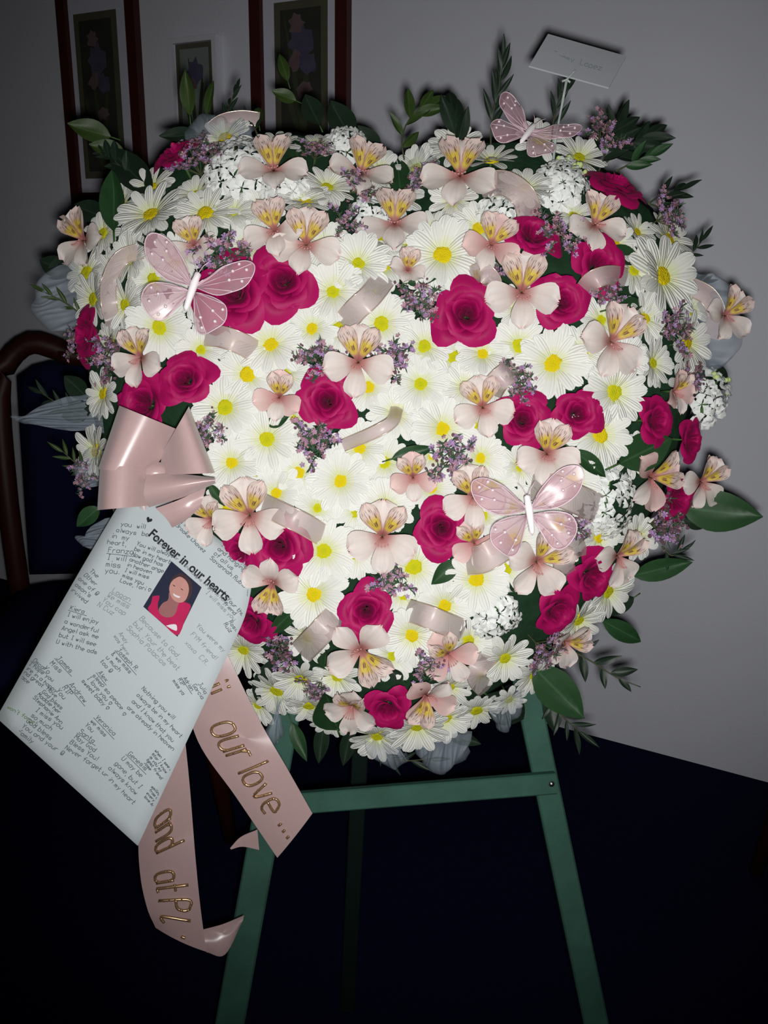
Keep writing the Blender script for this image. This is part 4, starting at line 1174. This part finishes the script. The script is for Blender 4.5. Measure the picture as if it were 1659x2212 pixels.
def butterfly(x, y, u, ang, lift, n, label, dihedral=14):
    root = empty('butterfly', None, flower_mw(x, y, u, lift, Vector(n).normalized(), math.radians(ang)))
    tag(root, label, 'butterfly', 'sheer pink butterflies on the flowers')
    for side in (1, -1):
        for me, vn, P, org, zf in (WF, WH):
            mw = Matrix.Scale(-1, 4, Vector((1, 0, 0))) if side < 0 else Matrix()
            mw = mw @ Matrix.Rotation(-math.radians(dihedral), 4, 'Y')
            w = obj('wing', me, root, mw=mw); obj('veins', vn, w)
            for t, i in ((0.88, 12), (0.86, 17), (0.66, 15), (0.62, 21), (0.85, 22)):
                q = org + (np.array(P[i]) - org) * t
                obj('bead', BEAD, w, loc=zf(q, t))
    obj('body', BODY, root); obj('antennae', ANT, root)


butterfly(418, 628, 118, -18, 0.068, (-0.05, 0.1, 1), 'sheer pink beaded butterfly over a rose on the left lobe')
butterfly(1140, 292, 92, -32, 0.040, (0.1, 0.55, 1), 'sheer pink butterfly perched at the top of the right lobe')
butterfly(1142, 1108, 116, 8, 0.072, (0.05, 0.05, 1), 'sheer pink butterfly on the flowers at the lower right')

# ------------------------------------------------------------------ stroke lettering
GL = {'a': '4536160503123243 4642', 'b': '0902 0516364543321203', 'c': '4536160503123243', 'd': '4536160503123243 4942', 'e': '044445361605031232', 'f': '49392822 0646',
      'g': '4536160503123243 4641301001', 'h': '0902 0516364542', 'i': '1612 1819', 'j': '26211000 2829', 'k': '0902 3604 1442', 'l': '1912', 'm': '0602 05162522 25364542', 'n': '0602 0516364542',
      'o': '160503123243453616', 'p': '0600 0516364543321203', 'q': '4640 4536160503123243', 'r': '0602 05162636', 's': '45361605143443321203', 't': '1913122232 0636', 'u': '0603123243 4642',
      'v': '062246', 'w': '0612253246', 'x': '0642 4602', 'y': '0623 4610', 'z': '06460242', 'A': '022942 1434', 'B': '020939483606 3645433202', 'C': '4839190803123243', 'D': '02092947432202',
      'E': '49090242 0636', 'F': '490902 0636', 'G': '48391908031232434525', 'H': '0902 4942 0646', 'I': '1939 2922 1232', 'J': '1949 3933221203', 'K': '0902 4905 1642', 'L': '090242', 'M': '0209254942',
      'N': '02094249', 'O': '190803123243483919', 'P': '02093948473606', 'R': '02093948473606 2642', 'S': '483919080716364543321203', 'T': '0949 2922', 'U': '090312324349', 'V': '092249', 'W': '0912253249',
      'Y': '092549 2522', 'Z': '09490242', '.': '1213', ',': '1210', '!': '1914 1213', "'": '1917', '-': '0535', '*': '220507182738474522', '@': '190803123243483919 1615 3635 142334', '&': '42081928041233', '_': '0060'}


def strokes(text, size, jit=0.0, rnd=random):
    """list of polylines in text units (x to the right, y up), x-height ~ size*0.45"""
    out, x = [], 0.0
    for ch in text:
        if ch == ' ': x += 3.4; continue
        g = GL.get(ch)
        if not g: continue
        w = 0; jy = rnd.uniform(-jit, jit); js = 1 + rnd.uniform(-jit, jit) * 0.15
        for st in g.split():
            pts = [(int(st[i]), int(st[i + 1]) - 2) for i in range(0, len(st), 2)]
            w = max(w, max(p[0] for p in pts))
            out.append([((x + p[0] * js + 0.12 * p[1]) * size / 9, (p[1] * js + jy) * size / 9) for p in pts])
        x += w + 1.7
    return out, x * size / 9


def ink_mesh(name, lines, hw, mapf, mat):
    """lines in px; drawn as thin bands of half-width hw px and laid on a surface by mapf"""
    vs, fs = [], []
    for ln in lines:
        for (x0, y0), (x1, y1) in zip(ln, ln[1:]):
            dx, dy = x1 - x0, y1 - y0; L = math.hypot(dx, dy)
            if L < 1e-6: continue
            ex, ey = dx / L * hw * 0.5, dy / L * hw * 0.5; nx, ny = -dy / L * hw, dx / L * hw
            o = len(vs)
            vs += [mapf(x0 - ex + nx, y0 - ey + ny), mapf(x0 - ex - nx, y0 - ey - ny), mapf(x1 + ex - nx, y1 + ey - ny), mapf(x1 + ex + nx, y1 + ey + ny)]
            fs.append((o, o + 1, o + 2, o + 3))
    return mesh_from(name, vs, fs, [mat], None, False)


def place(lines, x, y, deg):
    c, s = math.cos(math.radians(deg)), math.sin(math.radians(deg))
    return [[(x + a * c + b_ * s, y + a * s - b_ * c) for a, b_ in ln] for ln in lines]


# ------------------------------------------------------------------ handwritten memorial page
QUAD = [(298, 1022), (572, 1246), (296, 1827), (-2, 1553)]      # its four corners seen in the photograph
rays = [PX(x, y, 1.0) - CAM for x, y in QUAD]
Am = np.array([list(rays[1]), list(-rays[2]), list(rays[3])]).T  # d0 r0 - d1 r1 + d2 r2 - d3 r3 = 0, d0 = 1
sol = np.linalg.solve(Am, np.array(list(rays[0])))
ds = np.array([1.0, sol[0], sol[1], sol[2]]); ds *= 0.815 / ds.mean()
PC = [CAM + rays[k] * float(ds[k]) for k in range(4)]
PN = (PC[1] - PC[0]).cross(PC[3] - PC[0]).normalized()
if PN.dot(-FWD) < 0: PN = -PN
src = np.array(QUAD, float); dst = np.array([(0, 0), (1, 0), (1, 1), (0, 1)], float)
AA, BB = [], []
for (x, y), (u, v) in zip(src, dst):
    AA += [[x, y, 1, 0, 0, 0, -u * x, -u * y], [0, 0, 0, x, y, 1, -v * x, -v * y]]; BB += [u, v]
hh = np.append(np.linalg.solve(np.array(AA), np.array(BB)), 1).reshape(3, 3)


def page_ab(a, b_, off=0.0):
    bend = 0.006 * math.sin(b_ * 3.0) * (1 - a) + 0.010 * (b_ ** 3) * (0.6 - a)
    return PC[0] + (PC[1] - PC[0]) * a + (PC[3] - PC[0]) * b_ + PN * (bend + off)


def page_px(x, y, off=0.0006):
    q = hh @ np.array((x, y, 1.0)); return page_ab(q[0] / q[2], q[1] / q[2], off)


page = empty('memorial_page', PC[0])
tag(page, 'white page covered in handwritten farewells with a small printed portrait', 'paper')
sheet = grid('sheet', lambda u, v: page_ab(u * (1 - 0.085 * max(0.0, 1 - v / 0.20) ** 1.6), v), 10, 24, M['paper'])
o = child('sheet', sheet, page); md = o.modifiers.new('thick', 'SOLIDIFY'); md.thickness = 0.0004; md.offset = -1

# printed heading in bold type
fc = bpy.data.curves.new('heading', 'FONT'); fc.body = 'Forever in our hearts'; fc.size = 1.0; fc.offset = 0.028; fc.resolution_u = 3
fo = bpy.data.objects.new('heading', fc); COL.objects.link(fo)
me = bpy.data.meshes.new_from_object(fo.evaluated_get(bpy.context.evaluated_depsgraph_get()))
bpy.data.objects.remove(fo)
xs = [v.co.x for v in me.vertices]; wid = max(xs)
hx0, hy0, hx1, hy1 = 320, 1158, 488, 1300
ex, ey = (hx1 - hx0), (hy1 - hy0); L = math.hypot(ex, ey); ex, ey = ex / L, ey / L
for v in me.vertices:
    a, b_ = v.co.x / wid * L, v.co.y * 28.5
    v.co = page_px(hx0 + a * ex + b_ * ey, hy0 + a * ey - b_ * ex)
me.materials.clear(); me.materials.append(M['ink'])
child('printed_heading', me, page)
hl = [(0, -3), (-6, 3), (-6.5, 7), (-4, 9), (-1.5, 8), (0, 5.5), (1.5, 8), (4, 9), (6.5, 7), (6, 3)]
c30, s30 = math.cos(math.radians(30)), math.sin(math.radians(30))
child('printed_heart', mesh_from('printed_heart', [page_px(321 + a * c30 + b_ * s30, 1128 + a * s30 - b_ * c30) for a, b_ in hl], [tuple(range(len(hl)))], [M['ink']], None, False), page)

NOTES = [  # lines, x, y of first baseline, angle, letter size, line step, pen, underline first line
    (['you  will', 'always  be', 'in  my', 'heart,'], 262, 1139, 6, 13, 14, 'pen', 0, -8),
    (['Franzo', 'I  will', 'miss', 'you.'], 236, 1197, 5, 15, 15, 'pen', 1, -1),
    (['You will always', 'be in my heart', 'Now god has', 'another angel', 'in heaven', 'I will miss', 'miss you', 'Love, Tori *'], 296, 1180, 19, 11, 12.5, 'pen', 0, -1),
    (['The', 'Other', 'one of @', "Mason's", 'survived'], 196, 1240, 40, 12, 14, 'pen', 0, -4),
    (['Kiera', 'I will enjoy', 'a wonderful', 'Angel ask me', 'but I will see', 'U with the ads'], 155, 1321, 15, 12, 15.5, 'pen', 1, -2),
    (['Logan', 'We miss', 'You cap', 'N Cuz'], 244, 1282, 30, 14, 14, 'pen_pale', 1, -4),
    (['Andy', 'was here'], 258, 1372, 55, 11, 12, 'pen_pale', 0, -2),
    (['Joseph R.', '& we miss', 'u much', 'too @'], 254, 1408, 48, 12, 14, 'pen', 1, -2),
    (['Because to God,', 'but  Your the best', 'Sophia Palacios'], 302, 1340, 46, 14, 17, 'pen_pale', 0, -2),
    (['You were my', 'FYM friend!', 'xoxo  C.R.'], 424, 1354, 44, 13, 22, 'pen_pale', 0, 4),
    (['Oscar', 'I hope you', 'are in a happy', 'and great', 'place'], 76, 1432, 38, 11, 11, 'pen', 1, -2),
    (['James', 'Miss', 'Yo'], 126, 1426, 46, 14, 18, 'pen', 1, -2),
    (['Andrew', 'RIP', 'You'], 152, 1482, 50, 14, 15, 'pen', 1, -4),
    (['Have', 'God bless', 'Maddie her', 'Stephanie Ann'], 104, 1492, 42, 11, 11, 'pen', 0, -3),
    (['I miss you', 'so much', 'God bless', 'You and your', 'family'], 80, 1538, 36, 13, 15, 'pen', 0, -1),
    (["I won't forget"], 12, 1527, 30, 11, 10, 'pen_green', 0, 0),
    (['Santa', 'May God', 'Bless You!', 'Never forget', '@'], 172, 1584, 34, 13, 15, 'pen', 1, -2),
    (['Alex', 'sleep so peace', 'I love you *', 'sweet baby *'], 214, 1456, 50, 12, 13, 'pen', 1, -3),
    (['Veronica', 'we miss', 'You'], 208, 1552, 46, 12, 14, 'pen', 1, -2),
    (['Nothing you will', 'always be in my heart', 'and I know that you', 'are already in heaven', '*'], 306, 1490, 44, 11.6, 17, 'pen', 0, 2),
    (['Genesis', 'U may be', 'gone, but I', 'always know', 'ur in my heart'], 276, 1630, 44, 13, 17, 'pen', 1, -3),
    (['when I see a', 'star I know it', 'is you my', 'best friend', 'Jose'], 334, 1622, 54, 8.5, 8.5, 'pen', 0, 2),
    (['smiling at me', 'from up high', 'every night', 'love Arlene'], 326, 1700, 50, 8, 8.5, 'pen', 0, 2),
    (['Adrian', 'RIP', 'miss ya'], 396, 1466, 56, 10, 11, 'pen', 1, -4),
    (['Julia', 'Garcia'], 428, 1478, 56, 11, 12, 'pen', 0, -4),
    (['Family is', 'you and me', 'I miss you @', 'Brooke Chavez'], 412, 1116, 44, 11, 12.5, 'pen', 0, -3),
    (['I miss being', 'and hanging', 'of all us', 'Savannah Rubio'], 478, 1178, 40, 12, 13, 'pen', 0, 0),
    (['Thank you for all the laughs we got to have'], 333, 1168, 39.5, 9, 10, 'pen_pale', 0, 0),
    (['I will miss you'], 444, 1282, 44, 12, 10, 'pen_pale', 0, 0),
    (['Your the best', 'friend'], 490, 1296, 46, 11, 12, 'pen', 0, 0),
    (['Rosie', 'Ruiz'], 494, 1344, 56, 11, 12, 'pen', 0, -2),
    (['Miss you Izzy'], 540, 1230, 97, 9, 10, 'pen', 0, 0),
]
rn = random.Random(5)
for lines, x, y, deg, size, step, pen, und, shift in NOTES:
    acc = []
    for k, t in enumerate(lines):
        ls, wdt = strokes(t, size, 0.35, rn)
        # next line: one step down the page, shifted along the writing
        px_, py_ = x - math.sin(math.radians(deg)) * step * k + math.cos(math.radians(deg)) * shift * k, y + math.cos(math.radians(deg)) * step * k + math.sin(math.radians(deg)) * shift * k
        acc += place(ls, px_, py_, deg + rn.uniform(-2, 2))
        if und and k == 0: acc += place([[(-3, -2.6), (wdt + 5, -3.4)]], px_, py_, deg)
    kept = []
    for ln in acc:                                         # nothing is written past the edge of the sheet
        for p0, p1 in zip(ln, ln[1:]):
            q = [hh @ np.array((p[0], p[1], 1.0)) for p in (p0, p1)]
            if all(0.012 < k[0] / k[2] < 0.985 - 0.085 * max(0.0, 1 - k[1] / k[2] / 0.20) ** 1.6 and 0.01 < k[1] / k[2] < 0.99 for k in q): kept.append([p0, p1])
    child('handwriting', ink_mesh('handwriting', kept, 0.62, page_px, M[pen]), page)

# small printed portrait
pq = [(371, 1214), (436, 1270), (384, 1377), (311, 1313)]
ph = child('portrait_print', grid('portrait_print', lambda u, v: page_px(*[(pq[0][k] * (1 - u) + pq[1][k] * u) * (1 - v) + (pq[3][k] * (1 - u) + pq[2][k] * u) * v for k in (0, 1)], 0.0008), 8, 8, M['ph_dark'], False), page)


def ph_shape(name, pts, key, off):
    P = [tuple(q) for q in cr(pts + [pts[0]], 40)][:-1]
    child(name, mesh_from(name, [page_px(x, y, off) for x, y in P], [tuple(range(len(P)))], [M[key]], None, False), ph)


ph_shape('hair', [(375, 1247), (392, 1240), (412, 1256), (416, 1280), (404, 1302), (392, 1306), (370, 1280), (368, 1262)], 'ph_hair', 0.0011)
ph_shape('neck', [(366, 1282), (392, 1296), (386, 1316), (378, 1334), (356, 1336), (344, 1322), (352, 1306), (364, 1298)], 'ph_skin2', 0.0013)
ph_shape('top', [(331, 1291), (346, 1290), (342, 1310), (348, 1330), (366, 1336), (380, 1328), (388, 1304), (404, 1304), (413, 1312), (400, 1343), (384, 1375), (352, 1348), (322, 1321), (328, 1306)], 'ph_top', 0.0015)
ph_shape('face', [(376, 1254), (390, 1248), (404, 1258), (409, 1276), (402, 1298), (388, 1304), (374, 1296), (367, 1278), (369, 1264)], 'ph_skin', 0.0017)
ph_shape('smile', [(375, 1284), (382, 1288), (390, 1291), (388, 1294), (381, 1292), (376, 1288)], 'ph_white', 0.0020)
for ex_, ey_ in ((377, 1268), (394, 1276)):
    ph_shape('eye', [(ex_ - 3.4, ey_ - 2), (ex_, ey_ - 1.6), (ex_ + 3.4, ey_ + 1.6), (ex_, ey_ + 0.6)], 'ph_hair', 0.0020)
ph_shape('shirt_print', [(360, 1354), (372, 1351), (382, 1352), (383, 1364), (374, 1362)], 'ph_white', 0.0019)

# ------------------------------------------------------------------ pink satin bow with lettered tails
bow = empty('satin_bow', PX(340, 1030, 0.80))
tag(bow, 'pale pink satin bow with two glitter-lettered tails beside the page', 'bow')
D = 0.800
for K0, K1, F0, F1, fr, bk in (((394, 932, D + .012), (326, 1020, D + .004), (258, 876, D + .004), (211, 1014, D), .028, .02),
                               ((350, 978, D + .008), (344, 1026, D), (408, 878, D + .002), (464, 1022, D), .030, .02),
                               ((330, 1008, D + .004), (322, 1092, D - .002), (216, 1006, D + .004), (210, 1102, D), .030, .016)):
    child('loop', loop_mesh('loop', K0, K1, F0, F1, M['satin'], fr, bk, 10, 30), bow)
A = [PX(318, 1024, D - .010), PX(390, 1024, D - .012), PX(466, 1032, D - .008)]
B = [PX(322, 1096, D - .004), PX(396, 1074, D - .012), PX(466, 1044, D - .008)]
child('loop', loft('loop', A, B, 16, 8, M['satin'], 0.012)[0], bow)
child('loop', loft('loop', [PX(336, 1098, D - .004), PX(390, 1078, D - .010), PX(446, 1050, D - .006)], [PX(372, 1140, D - .012), PX(404, 1122, D - .014), PX(432, 1096, D - .008)], 14, 6, M['satin'], -0.004)[0], bow)
kn = MB(); kn.ball((0, 0, 0), 0.012, 12, 0, 0.8)
child('knot', kn.mesh('knot', M['satin'], True), bow, loc=PX(336, 1020, D))
TD = 0.885


def tail(Lp, Rp, nv):
    a, b_ = [PX(*p) for p in Lp], [PX(*p) for p in Rp]
    me, ea, eb = loft('tail', a, b_, nv, 8, M['satin'], 0.003)
    o = child('tail', me, bow)
    def at(s, c, off=0.0012):
        k = min(max(s, 0), 0.9999) * nv; i = int(k); t = k - i
        A_, B_ = ea[i] * (1 - t) + ea[i + 1] * t, eb[i] * (1 - t) + eb[i + 1] * t
        p = A_ * (1 - c) + B_ * c
        tt = ea[i + 1] - ea[i]; nn = np.cross(tt, B_ - A_); nn /= np.linalg.norm(nn) + 1e-9
        if np.dot(nn, np.array(-FWD)) < 0: nn = -nn
        return Vector(p + nn * (0.003 * 4 * c * (1 - c) + off))
    return o, at


def glitter(parent, at, words):
    """(text, s start, across, size in s, size across, slant)"""
    b_ = MB(); bd_ = MB(); rr = random.Random(3)
    for text, s0, c0, ss, cs_, sl in words:
        ls, w = strokes(text, 9.0)
        for ln in ls:
            P = [tuple(q) for q in cr(ln, max(6, 5 * len(ln)))] if len(ln) > 2 else [tuple(q) for q in cr(ln, 8)]
            pts = [at(s0 + q[0] * ss, c0 + (q[1]) * cs_ - q[0] * sl) for q in P]
            b_.tube(pts, 0.0016, 5)
            for p in pts:
                if rr.random() < 0.22: bd_.ball(p - FWD * 0.001 + Vector((rr.uniform(-1, 1), 0, rr.uniform(-1, 1))) * 0.0008, 0.0010, 6)
    tag(child('glitter_lettering', b_.mesh('glitter_lettering', M['glitter'], True), parent), 'gold glitter script lettering')
    tag(child('glitter_grains', bd_.mesh('glitter_grains', M['glitter'], False), parent), kind='stuff')


ta, at_a = tail([(392, 1470, TD), (428, 1602, TD), (510, 1722, TD), (599, 1853, TD + .005)], [(484, 1400, TD), (560, 1555, TD), (618, 1656, TD), (675, 1757, TD + .005)], 24)
glitter(ta, at_a, [('ii', 0.10, 0.48, 0.010, 0.050, 0.0), ('our', 0.28, 0.28, 0.0150, 0.085, 0.0), ('love', 0.55, 0.28, 0.0150, 0.075, 0.0), ('...', 0.88, 0.36, 0.014, 0.06, 0.0)])
child('tail_curl', loft('tail_curl', [PX(497, 1832, TD + .012), PX(520, 1808, TD + .012), PX(556, 1792, TD + .012)], [PX(499, 1835, TD + .012), PX(524, 1829, TD + .014), PX(560, 1836, TD + .016)], 10, 4, M['satin'])[0], ta)
tb, at_b = tail([(318, 1580, TD), (300, 1790, TD), (303, 1890, TD), (318, 1962, TD - .006), (336, 2004, TD - .004)], [(398, 1580, TD), (410, 1700, TD), (422, 1850, TD), (433, 1960, TD), (446, 2056, TD - .002)], 24)
glitter(tb, at_b, [('and', 0.26, 0.34, 0.0098, 0.072, 0.0), ('at', 0.52, 0.28, 0.0135, 0.080, 0.0), ('P', 0.69, 0.26, 0.0150, 0.078, 0.0), ('L', 0.81, 0.26, 0.0140, 0.075, 0.0), ('.', 0.93, 0.55, 0.014, 0.08, 0.0)])
child('tail_curl', loft('tail_curl', [PX(438, 2008, TD + .004), PX(482, 1996, TD + .010), PX(527, 1977, TD + .012)], [PX(446, 2057, TD - .002), PX(486, 2062, TD + .002), PX(524, 1990, TD + .012)], 14, 6, M['satin'], 0.004)[0], tb)

# ------------------------------------------------------------------ envelope on a clear pick
ev = [(1183, 76), (1352, 124), (1314, 192), (1142, 145)]
ED2 = 0.93
er = [PX(x, y, ED2 + k) for (x, y), k in zip(ev, (0.02, 0.02, -0.01, -0.01))]
env = empty('gift_envelope', er[3])
tag(env, 'small white envelope on a clear pick above the top right flowers', 'envelope')
o = child('envelope', grid('envelope', lambda u, v: er[0] * (1 - u) * (1 - v) + er[1] * u * (1 - v) + er[2] * u * v + er[3] * (1 - u) * v, 6, 4, M['card'], False), env)
md = o.modifiers.new('thick', 'SOLIDIFY'); md.thickness = 0.0016; md.offset = -1
sh = np.array([list(p) for p in er])
evn = (er[1] - er[0]).cross(er[3] - er[0]).normalized()
if evn.dot(-FWD) < 0: evn = -evn
ls, w = strokes('Tammy  Lopez', 16, 0.3, rn)
child('handwriting', ink_mesh('handwriting', place(ls, 1192, 122, 16), 0.7, lambda x, y: PX(x, y, ED2 + 0.005 - (y - 130) * 0.00022 * 0.9 - 0.0035), M['card_ink']), env)
pk = MB()
pk.tube([PX(1224, 172, ED2 - 0.012), PX(1216, 215, ED2 - 0.004), PX(1200, 300, ED2), PX(1190, 400, 0.92)], 0.0016, 6)
pk.tube([PX(1214, 176, ED2 - 0.014), PX(1224, 172, ED2 - 0.014), PX(1243, 152, ED2 - 0.012)], 0.0012, 5)
pk.tube([PX(1232, 178, ED2 - 0.014), PX(1224, 172, ED2 - 0.014)], 0.0012, 5)
child('clear_pick', pk.mesh('clear_pick', M['pick'], True), env)

# ------------------------------------------------------------------ labels: each flower is told by where it sits beside a landmark
LAND = [('the pink satin bow', 338, 1012), ('the left butterfly', 418, 628), ('the top butterfly', 1140, 292), ('the lower right butterfly', 1142, 1108), ('the leftmost rose', 206, 724),
        ('the rightmost rose', 1478, 950), ('the lowest rose', 838, 1522), ('the top left rose', 392, 348), ('the top right rose', 1318, 424), ('the lone rose left of centre', 707, 868),
        ('the large upright alstroemeria', 1126, 632), ('the rose in the lower middle', 792, 1318), ('the largest daisy at the right', 1423, 601),
        ('the rose touching the page edge', 550, 1338), ('the paired roses at lower right', 1230, 1276), ('the page heading', 420, 1230), ('the white envelope', 1245, 132),
        ('the notch atop the heart', 862, 390), ('the round rose beside the lower butterfly', 953, 1140), ('the right end of the easel crossbar', 1190, 1693), ('the dome centre', 850, 900)]
LAND = LAND[:-1]
DIRS = ['right of', 'upper right of', 'above', 'upper left of', 'left of', 'lower left of', 'below', 'lower right of']
WHAT = {'daisy': {'y': 'white daisy with yellow centre', 'g': 'white daisy with lime centre'}, 'alstroemeria': {'pink': 'pink alstroemeria', 'pale': 'blush alstroemeria'},
        'sprig': {'': 'lilac floret sprig'}, 'stock': {'': 'white ruffled stock'}, 'leaf': {'green': 'green leaf', 'dark green': 'dark green leaf', 'olive green': 'olive green leaf'},
        'twig': {'': 'dark leafy twig'}, 'ribbon': {'': 'sheer pink ribbon'}}
CATS = {'daisy': ('daisy', 'white daisies in the heart wreath'), 'alstroemeria': ('alstroemeria', 'alstroemerias in the heart wreath'), 'sprig': ('flower sprig', 'lilac sprigs in the heart wreath'),
        'stock': ('stock flower', 'white stocks in the heart wreath'), 'leaf': ('leaf', 'single leaves in the heart wreath'), 'twig': ('twig', 'leafy twigs at the rim'), 'ribbon': ('ribbon', 'sheer ribbons among the flowers')}
ORD = ['nearest', 'second nearest', 'third nearest', 'fourth nearest', 'fifth nearest', 'sixth nearest']
kinds = {}
for it in ALL:
    if it[0] != 'rose': kinds.setdefault((it[0], it[4]), []).append(it)
for (k, c), items in kinds.items():
    cand = {id(it): [] for it in items}
    for nm, lx, ly in LAND:
        for d in range(8):
            sec = []
            for it in items:
                dx, dy = it[2] - lx, ly - it[3]; dist = math.hypot(dx, dy)
                if dist < 12: continue
                if int(round(math.degrees(math.atan2(dy, dx)) / 45)) % 8 == d: sec.append((dist, it))
            for r, (dist, it) in enumerate(sorted(sec, key=lambda q: q[0])):
                if r < 6: cand[id(it)].append((dist + 120 * r, '%s, %s %s %s' % (WHAT[k][c], 'just' if r == 0 and dist < 170 else ORD[r], DIRS[d], nm)))
    for it in items:
        cand[id(it)] = [q for q in cand[id(it)] if len(q[1].split()) <= 16]
        lab = min(cand[id(it)])[1] if cand[id(it)] else WHAT[k][c] + ' in the heart of flowers'
        if k == 'alstroemeria' and it[2:4] == [1126, 632]: lab = 'large upright alstroemeria with striped yellow throat between roses'
        if k == 'daisy' and it[2:4] == [1423, 601]: lab = 'largest white daisy with yellow centre at the right rim'
        tag(it[1], lab, *CATS[k])
